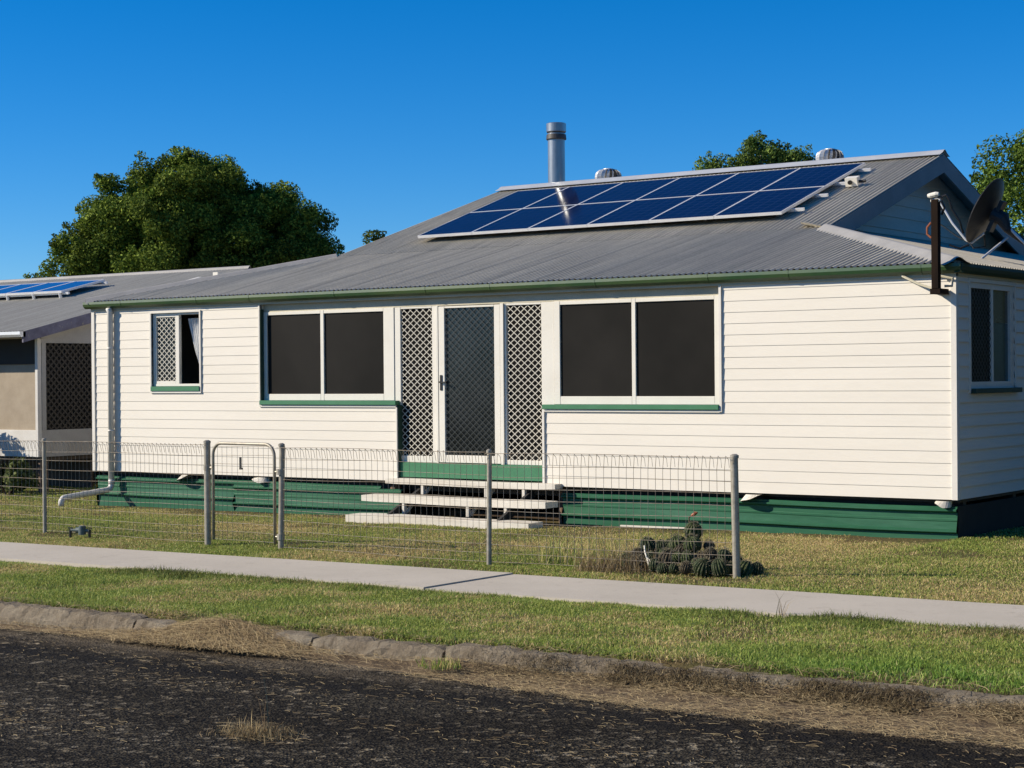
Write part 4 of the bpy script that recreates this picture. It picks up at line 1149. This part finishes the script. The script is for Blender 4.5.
for P0, P1 in ((gA, Vector((-6.875, -4.078, 0))), (gB, Vector((-5.733, -4.155, 0)))):
    for zz in ((.78,) if P0 is gA else (.76, .08)):
        mb = MB(); mb.tube([P0 + Vector((0, 0, z0 + zz)), P1 + Vector((0, 0, z0 + zz))], .011, 8); mb.tube([P1 + Vector((0, 0, z0 + zz - .03)), P1 + Vector((0, 0, z0 + zz + .03))], .041, 14); mb.build('hinge', M['steel'], gate)
mb = MB(); c = gA.lerp(gB, .47); mb.box(c.x - .012, c.x + .012, c.y - .02, c.y - .008, z0 + .78, z0 + .90); mb.box(c.x - .012, c.x + .028, c.y - .021, c.y - .007, z0 + .77, z0 + .79); mb.build('latch', M['black'], gate)

# ------------------------------------------------------------------ cactus clump
balls = [(-0.89, -3.98, 0.35, 0.086), (-1.01, -4.05, 0.23, 0.081), (-0.83, -4.1, 0.24, 0.080), (-1.03, -4.2, 0.11, 0.078), (-1.35, -4.0, 0.19, 0.080), (-1.22, -3.98, 0.19, 0.060), (-0.93, -4.2, 0.13, 0.062), (-0.81, -4.22, 0.13, 0.062), (-0.72, -4.0, 0.23, 0.055), (-0.64, -4.12, 0.16, 0.062), (-0.60, -4.32, 0.07, 0.082), (-0.44, -4.3, 0.07, 0.081), (-0.77, -4.33, 0.06, 0.058), (-0.89, -4.33, 0.05, 0.045), (-1.24, -4.12, 0.10, 0.063), (-1.30, -4.25, 0.06, 0.077), (-1.43, -4.22, 0.05, 0.053), (-0.51, -4.1, 0.16, 0.058), (-0.72, -4.15, 0.13, 0.055), (-1.16, -3.95, 0.20, 0.057), (-0.38, -4.2, 0.06, 0.061), (-0.69, -4.28, 0.09, 0.051), (-1.12, -4.1, .14, .06), (-.95, -4.1, .17, .06), (-.55, -4.0, .1, .07), (-.42, -4.05, .1, .07), (-.3, -4.12, .05, .065), (-1.52, -4.1, .07, .06), (-1.4, -4.1, .11, .06), (-1.1, -4.3, .06, .06), (-1.0, -4.34, .04, .05), (-.22, -4.05, .05, .06)]
cac = thing('cactus_clump', 'dark green ribbed ball cactus clump at the foot of the last fence post', 'cactus', (-.85, -4.15, 0))
rc = random.Random(2)
for (X, Y, Z, R_) in balls:
    mb = MB(); nr = rc.choice((13, 15, 17)); n = nr * 6; cols = []; R_ *= rc.uniform(.95, 1.2); hue = rc.choice([(.04, .06, .024)] * 2 + [(.07, .095, .032)] * 2 + [(.085, .065, .04)])
    tilt = Matrix.Rotation(rc.uniform(-.5, .5), 3, 'X') @ Matrix.Rotation(rc.uniform(-.5, .5), 3, 'Y'); rings = []; sq = rc.uniform(.85, 1.15)
    for i in range(11):
        th = -pi / 2 + pi * i / 10 * .985 + .02
        ringv = []
        for k in range(n):
            ph = 2 * pi * k / n; rib = abs(cos(nr * ph / 2)); rr = R_ * (1 - .16 * (1 - rib ** .7) * cos(th) ** .5) * (1 + rc.uniform(-.012, .012))
            v_ = tilt @ Vector((rr * cos(th) * cos(ph), rr * cos(th) * sin(ph), rr * sq * sin(th)))
            ringv.append(mb.vert((X + v_.x, Y + v_.y, Z + v_.z)))
            g = np.array(hue) if rib < .9 or (i % 2) else np.array([.20, .18, .11])
            cols.append((*(g * rc.uniform(.8, 1.2)), 1))
        rings.append(ringv)
    for i in range(10):
        for k in range(n): mb.face((rings[i][k], rings[i][(k + 1) % n], rings[i + 1][(k + 1) % n], rings[i + 1][k]))
    mb.face(rings[0][::-1]); mb.face(rings[-1])
    for k in range(260):
        ph = 2 * pi * rc.randrange(nr) / nr; th = rc.uniform(-.5, 1.5)
        d0 = tilt @ Vector((cos(th) * cos(ph), cos(th) * sin(ph), 1.08 * sin(th))); t0 = Vector((rc.gauss(0, 1), rc.gauss(0, 1), rc.gauss(0, 1))).cross(d0).normalized()
        p0 = Vector((X, Y, Z)) + d0 * R_; e = d0 * .8 + t0 * rc.uniform(-1, 1); e.normalize()
        mb.face([mb.vert(p0 - t0 * .0022), mb.vert(p0 + t0 * .0022), mb.vert(p0 + e * R_ * rc.uniform(.15, .3))]); cols += [(.30, .26, .17, 1)] * 3
    mb.build('cactus_stem', M['cactus'], cac, cols=cols)
mb = MB(); mb.tube([(-.925, -3.98, .40), (-.935, -3.98, .47), (-.90, -3.98, .50)], .007, 6); mb.build('flower_stalk', M['stump'], cac)
mb = MB(); mb.tube([(-.905, -3.98, .49), (-.87, -3.98, .512), (-.845, -3.98, .52)], [.012, .018, .006], 8); mb.build('flower_bud', M['copper'], cac)
mb = MB(); mb.tube([(-1.27, -4.2, .22), (-1.24, -4.24, .17), (-1.21, -4.26, .12), (-1.15, -4.30, .02)], .008, 6); mb.tube([(-1.22, -4.26, .13), (-1.17, -4.27, .10), (-1.12, -4.30, .06)], .006, 6)
tag(mb.build('dead_branch', M['antcap'], None, (-1.2, -4.25, .0)), 'bleached forked dead stick leaning on the cactus', 'stick')

# ------------------------------------------------------------------ water meter in the grass
wm = thing('water_meter', 'small grey water meter with dark end taps in the grass by the footpath', 'water meter', (-8.9, -4.1, -.062))
b0 = Vector((-8.9, -4.1, -.062)); dx = Vector((.814, .58, 0)) * .5 + Vector((1, 0, 0)) * .5; dx.normalize()
mb = MB(); mb.tube([b0 + dx * -.12 + Vector((0, 0, .09)), b0 + dx * .12 + Vector((0, 0, .085))], .018, 10); mb.tube([b0 - dx * .05 + Vector((0, 0, .09)), b0 + dx * .01 + Vector((0, 0, .09))], .035, 14); mb.build('pipe', M['meter'], wm)
mb = MB(); mb.tube([b0 + dx * .025 + Vector((0, 0, .04)), b0 + dx * .025 + Vector((0, 0, .13))], .045, 16); mb.tube([b0 + dx * .025 + Vector((0, 0, .13)), b0 + dx * .025 + Vector((0, 0, .14))], .038, 16); mb.build('dial_body', M['meter'], wm)
for s_ in (-.13, .12):
    mb = MB(); mb.tube([b0 + dx * s_ + Vector((0, 0, -.05)), b0 + dx * s_ + Vector((0, 0, .10))], .016, 8); mb.bar(b0 + dx * (s_ - .03) + Vector((0, 0, .115)), b0 + dx * (s_ + .03) + Vector((0, 0, .115)), .018, .012); mb.build('tap', M['black'], wm)

# ------------------------------------------------------------------ neighbouring house on the left
nb = thing('neighbouring_house', 'low grey roofed house with a boarded front beside the cream house', 'house', (-17, 2, -.12))
NX, NYE, NZE, NYR, NZR = -16.5, 1.36, 2.57, 6.68, 3.84
NL = -30.; tN = (NZR - NZE) / (NYR - NYE); NW = -16.8; NYW = 1.9
mb = MB()
corr(mb, NL, NX, lambda u: NYE, lambda u: NYR, lambda u, t, dz: (u, t, NZE + tN * (t - NYE) + dz), 8, .007)
corr(mb, NL, NX, lambda u: NYE, lambda u: NYR, lambda u, t, dz: (u, 2 * NYR - t, NZE + tN * (t - NYE) + dz), 8, .007)
nroof = mb.build('roof', M['n_roof'], nb, smooth=True)
mb = MB(); cap((NL, NYR, NZR), (NX, NYR, NZR), .10, 0, .01); mb.build('ridge_cap', M['hipzinc'], nroof, smooth=True)
mb = MB(); mb.bar((NX + .03, NYE + 3.33, NZE + tN * 3.33 + .07), (NX + .03, NYE + 3.98, NZE + tN * 3.98 + .07), .10, .05); mb.box(NX - .02, NX + .10, 5.78 - .06 - .0, 5.78 + .06, NZE + tN * (5.78 - NYE) - .0, NZE + tN * (5.78 - NYE) + .09); mb.build('roof_bracket', M['white'], nroof)
mb = MB()
def nbarge(sg):
    pr = [(NYE - .02, NZE - .01), (NYR, NZR - .01), (NYR, NZR - .19), (NYE - .02, NZE - .19)]
    if sg > 0: pr = [(2 * NYR - a, b) for a, b in pr]
    a = [mb.vert((NX - .03, *q)) for q in pr]; b = [mb.vert((NX, *q)) for q in pr]
    for k in range(4): mb.face((a[k], a[(k + 1) % 4], b[(k + 1) % 4], b[k]))
    mb.face(a); mb.face(b[::-1])
nbarge(-1); mb.build('barge_board', M['n_barge'], nb); mb = MB(); nbarge(1); mb.build('barge_board', M['n_barge'], nb)
mb = MB(); mb.sweep_x([(NYE + .03, NZE - .10), (NYE - .06, NZE - .10), (NYE - .09, NZE - .06), (NYE - .09, NZE - .01), (NYE + .03, NZE - .01)], NL, NX); mb.build('gutter', M['alu'], nb)
mb = MB(); mb.poly([(NL, NYE, NZE - .11), (NX - .03, NYE, NZE - .11), (NX - .03, NYW, NZE - .11), (NL, NYW, NZE - .11)]); mb.build('soffit', M['n_side'], nb)
zf, zm, zt = .47, .92, 2.40
mb = MB(); mb.box(NL, NW - .01, NYW, NYW + .05, zf, zm, .004); mb.box(NW - .07, NW, NYW - .02, NYW + .06, zf, 2.46, .004); mb.build('front_wall', M['n_wall'], nb)
mb = MB(); mb.box(NL, NW - .07, NYW + .03, NYW + .06, zm, 2.46); mb.build('boarded_panel', M['n_board'], nb)
mb = MB(); mb.box(NL, NW - .07, NYW - .004, NYW + .03, 2.03, 2.46); mb.build('blind', M['n_dark'], nb)  # dark sheet that puts the eave's shade onto the boards; no blind hangs there
# side wall: plain sheet with a dark lattice screen
y1, y2 = 1.98, 6.3
gab = lambda y_: NZE + tN * ((y_ if y_ < NYR else 2 * NYR - y_) - NYE) - .05
mb = MB()
mb.box(NW - .05, NW, NYW + .06, 11.4, zf, zm)
mb.hexa([(NW - .05, NYW + .06, 2.385), (NW, NYW + .06, 2.385), (NW, NYR, 2.385), (NW - .05, NYR, 2.385), (NW - .05, NYW + .06, gab(NYW + .06)), (NW, NYW + .06, gab(NYW + .06)), (NW, NYR, gab(NYR)), (NW - .05, NYR, gab(NYR))])
mb.hexa([(NW - .05, NYR, 2.385), (NW, NYR, 2.385), (NW, 11.4, 2.385), (NW - .05, 11.4, 2.385), (NW - .05, NYR, gab(NYR)), (NW, NYR, gab(NYR)), (NW, 11.4, gab(11.4)), (NW - .05, 11.4, gab(11.4))])
mb.box(NW - .05, NW + .01, NYW + .062, NYW + .15, zm, 2.385); mb.box(NW - .05, NW, 6.0, 11.4, zm, 2.385)
mb.build('side_wall', M['n_side'], nb)
mb = MB(); diamonds(mb, NYW + .15, 6.0, zm, 2.385, .12, .12, .03, lambda u, z, d: (NW - .008 + d, u, z), .008); mb.build('lattice_screen', M['lattice'], nb)
mb = MB(); mb.box(NW - .06, NW - .05, NYW + .15, 6.0, zm, 2.385); mb.build('screen_backing', M['n_dark'], nb)
mb = MB(); mb.box(NL, NW - .05, NYW + .1, 11.3, .40, .47); mb.box(NL, NW - .2, 3.2, 3.25, -.2, .40); mb.build('floor_frame', M['under'], nb)
for X, Y in ((-16.95, 2.1), (-18.8, 2.1), (-20.6, 2.1), (-16.95, 4.4)):
    mb = MB(); mb.tube([(X, Y, -.25), (X, Y, .40)], .085, 10); mb.build('stump', M['stump'], nb)
mb = MB()                                    # paling screen between the two houses
for k in range(6): mb.box(NW + .05, W - .15, 5.0, 5.03, -.1 + k * .17, .05 + k * .17)
for X in (NW + .2, W - .3): mb.box(X - .04, X + .04, 5.03, 5.1, -.2, 1.0)
tag(mb.build('paling_fence', M['stump'], None, (-15, 5, -.1)), 'brown horizontal paling fence in the gap between the two houses', 'fence')
# its solar panels
pn = math.atan(tN); proto = None
def on_n(u, v_, off): return Vector((u, NYE + v_ * cos(pn) - off * sin(pn), NZE + v_ * sin(pn) + off * cos(pn)))
names = ['nearest the gable', 'second from the gable', 'third from the gable', 'fourth from the gable', 'fifth from the gable']
for c in range(5):
    loc = on_n(-19.02 - (c + 1) * .80, 3.05, .14); lab = f'bright blue solar panel on the low neighbouring roof, {names[c]}'
    if proto is None:
        proto = thing('solar_panel', lab, 'solar panel', loc, 'solar panels on the neighbouring roof'); solar_parts(proto, .80, 1.10, pn, M['cells_blue'], .006, .03)
    else:
        o = proto.copy(); COL.objects.link(o); o.location = loc; o['label'] = lab
        for ch in proto.children: d = ch.copy(); COL.objects.link(d); d.parent = o
rk2 = thing('mounting_rack', 'small rails and feet under the bright blue panels next door', 'rails', on_n(-21, 3.05, .05))
for c in range(7):
    mb = MB(); mb.tube([on_n(-19.1 - c * .75, 3.08, .0), on_n(-19.1 - c * .75, 3.08, .10)], .03, 8); mb.build('foot', M['alu'], rk2)
for v_ in (3.12, 4.08):
    mb = MB(); mb.hexa([on_n(u, v_ + q, off) for off in (.06, .10) for u, q in ((-23.1, -.02), (-18.9, -.02), (-18.9, .02), (-23.1, .02))]); mb.build('rail', M['alu'], rk2)

# ------------------------------------------------------------------ trees
def leaf_cloud(centers, radii, per, size, dark, light, seed, squash=.85, hollow=.55):
    rg = np.random.default_rng(seed); V = []; Cc = []
    for (c, r, n) in zip(centers, radii, per):
        d = rg.standard_normal((n, 3)); d /= np.linalg.norm(d, axis=1)[:, None]
        rr = r * (hollow + (1.12 - hollow) * rg.random(n) ** .6)[:, None]
        p = np.array(c) + d * rr * np.array([1, 1, squash])
        nrm = d * .7 + rg.standard_normal((n, 3)) * .75; nrm /= np.linalg.norm(nrm, axis=1)[:, None]
        t = np.cross(nrm, rg.standard_normal((n, 3))); t /= np.linalg.norm(t, axis=1)[:, None]; b = np.cross(nrm, t)
        s_ = size * (.6 + .8 * rg.random(n))[:, None]
        q = np.stack([p - t * s_ * .5, p + b * s_ * .28, p + t * s_ * .55, p - b * s_ * .28], 1)
        u = rg.random((n, 1)) ** 1.4; tone = rg.uniform(.65, 1.35)
        V.append(q.reshape(-1, 3)); Cc.append(np.repeat((np.array(dark) * (1 - u) + np.array(light) * u) * tone, 4, axis=0))
    v = np.concatenate(V); f = np.arange(len(v)).reshape(-1, 4)
    return v, f, np.concatenate(Cc)

def tree(name, label, base, env, nblob, rb, leaf, dens, dark, light, seed, bark='bark', trunk=.3, hollow=.5, twigs=.06):
    """env: ellipsoids (dx, dy, z, rx, ry, rz) the crown fills"""
    rg = np.random.default_rng(seed); root = thing(name, label, 'tree', base)
    cs, rs = [], []
    vol = np.array([e[3] * e[4] * e[5] for e in env]); vol = vol / vol.sum()
    for k in range(nblob):
        e = env[rg.choice(len(env), p=vol)]
        d = rg.standard_normal(3); d /= np.linalg.norm(d); q = (.45 + .55 * rg.random() ** .5)
        r = rb * rg.uniform(.6, 1.25)
        rad = np.maximum(np.array([e[3], e[4], e[5]]) - r * .7, .2)
        cs.append(np.array([e[0], e[1], e[2]]) + d * rad * q + np.array(base)); rs.append(r)
    per = [int(dens * r * r) for r in rs]
    # stray sprigs outside the outline
    ns = int(nblob * 1.6)
    for k in range(ns):
        i = rg.integers(nblob); d = rg.standard_normal(3); d[2] = abs(d[2]) * .8; d /= np.linalg.norm(d)
        cs.append(cs[i] + d * rs[i] * 1.08); rs.append(rb * rg.uniform(.16, .34)); per.append(int(dens * .03 * rb * rb * 1.6) + 8)
    v, f, c = leaf_cloud(cs, rs, per, leaf, dark, light, seed + 1, hollow=hollow)
    b = np.array(base)
    o = fast_mesh('crown', v - b, [f], c, M['leaf']); o.parent = root
    mb = MB(); top = max(e[2] for e in env)
    B = Vector(base)
    mb.tube([B + Vector((0, 0, -.2)), B + Vector((.05, 0, top * .3)), B + Vector((-.05, .05, top * .55)), B + Vector((0, 0, top))], [trunk * 1.2, trunk, trunk * .8, trunk * .3], 10)
    for k in range(14):
        i = int(rg.integers(nblob)); p = Vector(cs[i]); s0 = B + Vector((0, 0, top * rg.uniform(.3, .7)))
        mid = s0.lerp(p, .5) + Vector((0, 0, -.15))
        mb.tube([s0, mid, p], [trunk * .45, trunk * .28, trunk * .08], 6, False)
    mb.build('trunk', M[bark], root, smooth=True)
    return root

CAM = Vector((7.181, -18.084, 1.75))
def along(dx, dy, dist): return (CAM.x + dx * dist, CAM.y + dy * dist)
# the frame across the line of sight at the big tree: lateral = (.70,.714)
bx, by = along(-.714, .70, 46.); la = np.array([.70, .714])
def E(l, z, rl, rz, dep=0., rd=None):
    return (la[0] * l - la[1] * dep, la[1] * l + la[0] * dep, z, rl, rd or rl, rz)
tree('shade_tree', 'large dense dark green tree rising behind the neighbouring roof', (bx, by, -.2),
     [E(-.35, 4.9, 2.7, 2.9), E(1.5, 4.5, 2.6, 2.6), E(-2.2, 3.9, 1.7, 2.2), E(2.7, 3.4, 1.65, 2.1), E(-.2, 6.1, 1.8, 1.6), E(-2.3, 3.6, 1.65, 2.4), E(-1.6, 5.1, 1.5, 2.0), E(2.6, 3.6, 1.9, 2.1), E(-1.2, 5.6, 1.7, 2.1), E(.6, 5.6, 1.9, 2.1)], 520, .42, .070, 7600, (.030, .062, .009), (.235, .30, .045), 21, trunk=.4, hollow=.2)
bx, by = along(-.642, .767, 58.)
tree('small_tree', 'small round tree top peeping over the left roof slope', (bx, by, -.2), [(.15, 0, 5.75, .55, .45, 1.0), (-.45, -.3, 5.3, .5, .4, .9), (.95, .72, 5.45, .35, .3, 1.1), (.1, 0, 3.8, 1.4, 1.4, 1.7)], 60, .27, .08, 4200, (.05, .08, .015), (.24, .30, .055), 31, trunk=.2)
bx, by = along(-.4625, .8865, 74.); la = np.array([.885, .465])
tree('gum_tree', 'open crowned gum tree showing above the roof ridge', (bx, by, -.2),
     [E(-2.1, 10.1, .75, .95), E(-1.3, 10.6, .8, 1.1), E(-.3, 10.8, 1.0, 1.15), E(.7, 10.9, .8, 1.0), E(1.5, 10.3, .5, .8), E(2.3, 10.1, .9, .6), E(-2.6, 9.5, .4, .5), E(0, 8.8, 2.4, 1.2)], 95, .5, .105, 2400, (.045, .085, .018), (.22, .30, .065), 41, 'gumbark', .28, .3)
bx, by = along(-.323 * 1., .946, 36.); la = np.array([.946, .323])
tree('garden_tree', 'leafy light green tree behind the satellite dish at the right', (bx - .2, by, -.1),
     [E(.2, 5.0, 1.6, 1.8), E(.8, 6.05, 1.2, 1.25), E(-.45, 4.2, 1.15, 1.6), E(1.2, 3.6, 1.7, 1.7), E(-.3, 3.0, 1.2, 1.2)], 95, .46, .07, 4600, (.04, .085, .014), (.21, .30, .05), 51, trunk=.2, hollow=.4)
for k, (X, Y, h) in enumerate(((8.5, 3., 7.5), (9.5, 10., 9.), (6.5, 17., 8.5))):  # trees added out of view to block sky fill on the right end wall
    tree('boundary_tree', ['broad dark tree beyond the right end of the cream house, nearest the street', 'broad dark tree beyond the right end of the cream house, between two others', 'broad dark tree beyond the right end of the cream house, farthest from the street'][k], (X, Y, 0.),
         [(0, 0, h * .55, 3.2, 4.2, h * .42), (0, 0, h * .25, 3., 4., h * .25)], 70, 1.1, .3, 520, (.03, .05, .012), (.12, .14, .035), 61 + k, trunk=.25)
# shrubs beside the neighbouring house
def shrub(label, x, y_, z0, h, r, n, leaf, seed, dark=(.03, .05, .015), light=(.10, .12, .035)):
    rg = np.random.default_rng(seed); root = thing('shrub', label, 'shrub', (x, y_, z0), 'shrubs by the neighbouring house')
    cs = [np.array([x, y_, z0]) + np.array([rg.normal() * r * .5, rg.normal() * r * .5, h * (.25 + .7 * rg.random())]) for k in range(n)]
    v, f, c = leaf_cloud(cs, [r * .45 * rg.uniform(.6, 1.2) for k in range(n)], [170] * n, leaf, dark, light, seed + 5, hollow=.2)
    o = fast_mesh('foliage', v - np.array([x, y_, z0]), [f], c, M['leaf']); o.parent = root
    mb = MB()
    for k in range(6): 
        p = Vector(cs[k % n]); mb.tube([(x, y_, z0 - .05), Vector((x, y_, z0)).lerp(p, .5) + Vector((.03, 0, 0)), p], [.02, .014, .006], 6, False)
    mb.build('stem', M['bark'], root)
shrub('tall sparse shrub in front of the boarded wall next door', -18.35, 1.1, -.13, 1.55, .40, 12, .09, 71)
shrub('low leafy plant under the white wall next door', -16.75, 1.2, -.12, .55, .35, 7, .10, 81, (.05, .07, .02), (.16, .18, .07))
shrub('dark low bush under the boarded wall next door', -17.7, 1.4, -.13, .5, .5, 9, .10, 91)

# ------------------------------------------------------------------ camera, light, sky
F = 1803.
cam = bpy.data.cameras.new('camera'); co = bpy.data.objects.new('camera', cam); COL.objects.link(co)
cam.sensor_fit = 'HORIZONTAL'; cam.sensor_width = 36.; cam.lens = 36. * F / 1024.
cam.clip_start = .1; cam.clip_end = 4000.
Rm = Matrix(((.81424698, .0045075, .58050111), (.58045798, .00813013, -.81424961), (-.00838978, .99995679, .00400353)))
co.matrix_world = Matrix.Translation(CAM) @ Rm.to_4x4()
scene.camera = co

AZ, EL = radians(53.), radians(29.)
to_sun = Vector((-sin(AZ) * cos(EL), -cos(AZ) * cos(EL), sin(EL)))
sl = bpy.data.lights.new('sun', 'SUN'); sl.energy = 5.0; sl.angle = radians(.53); sl.color = (1., .90, .74)
so = bpy.data.objects.new('sun', sl); COL.objects.link(so)
so.rotation_euler = to_sun.to_track_quat('Z', 'Y').to_euler(); so.location = to_sun * 50
wd = bpy.data.worlds.new('World'); scene.world = wd; wd.use_nodes = True
nt = wd.node_tree; nt.nodes.clear()
sky = nt.nodes.new('ShaderNodeTexSky'); sky.sky_type = 'NISHITA'; sky.sun_disc = False
sky.sun_elevation = EL; sky.sun_rotation = math.atan2(to_sun.x, to_sun.y)
sky.air_density = 1.0; sky.dust_density = 0.; sky.ozone_density = 9.0; sky.altitude = 1700
bg = nt.nodes.new('ShaderNodeBackground'); bg.inputs['Strength'].default_value = .099
wo = nt.nodes.new('ShaderNodeOutputWorld')
hs = nt.nodes.new('ShaderNodeHueSaturation'); hs.inputs['Saturation'].default_value = 1.21; nt.links.new(sky.outputs[0], hs.inputs['Color']); nt.links.new(hs.outputs[0], bg.inputs['Color']); nt.links.new(bg.outputs[0], wo.inputs['Surface'])
vs = scene.view_settings; vs.view_transform = 'Standard'; vs.look = 'None'; vs.exposure = .42; vs.gamma = 1.; vs.use_curve_mapping = False
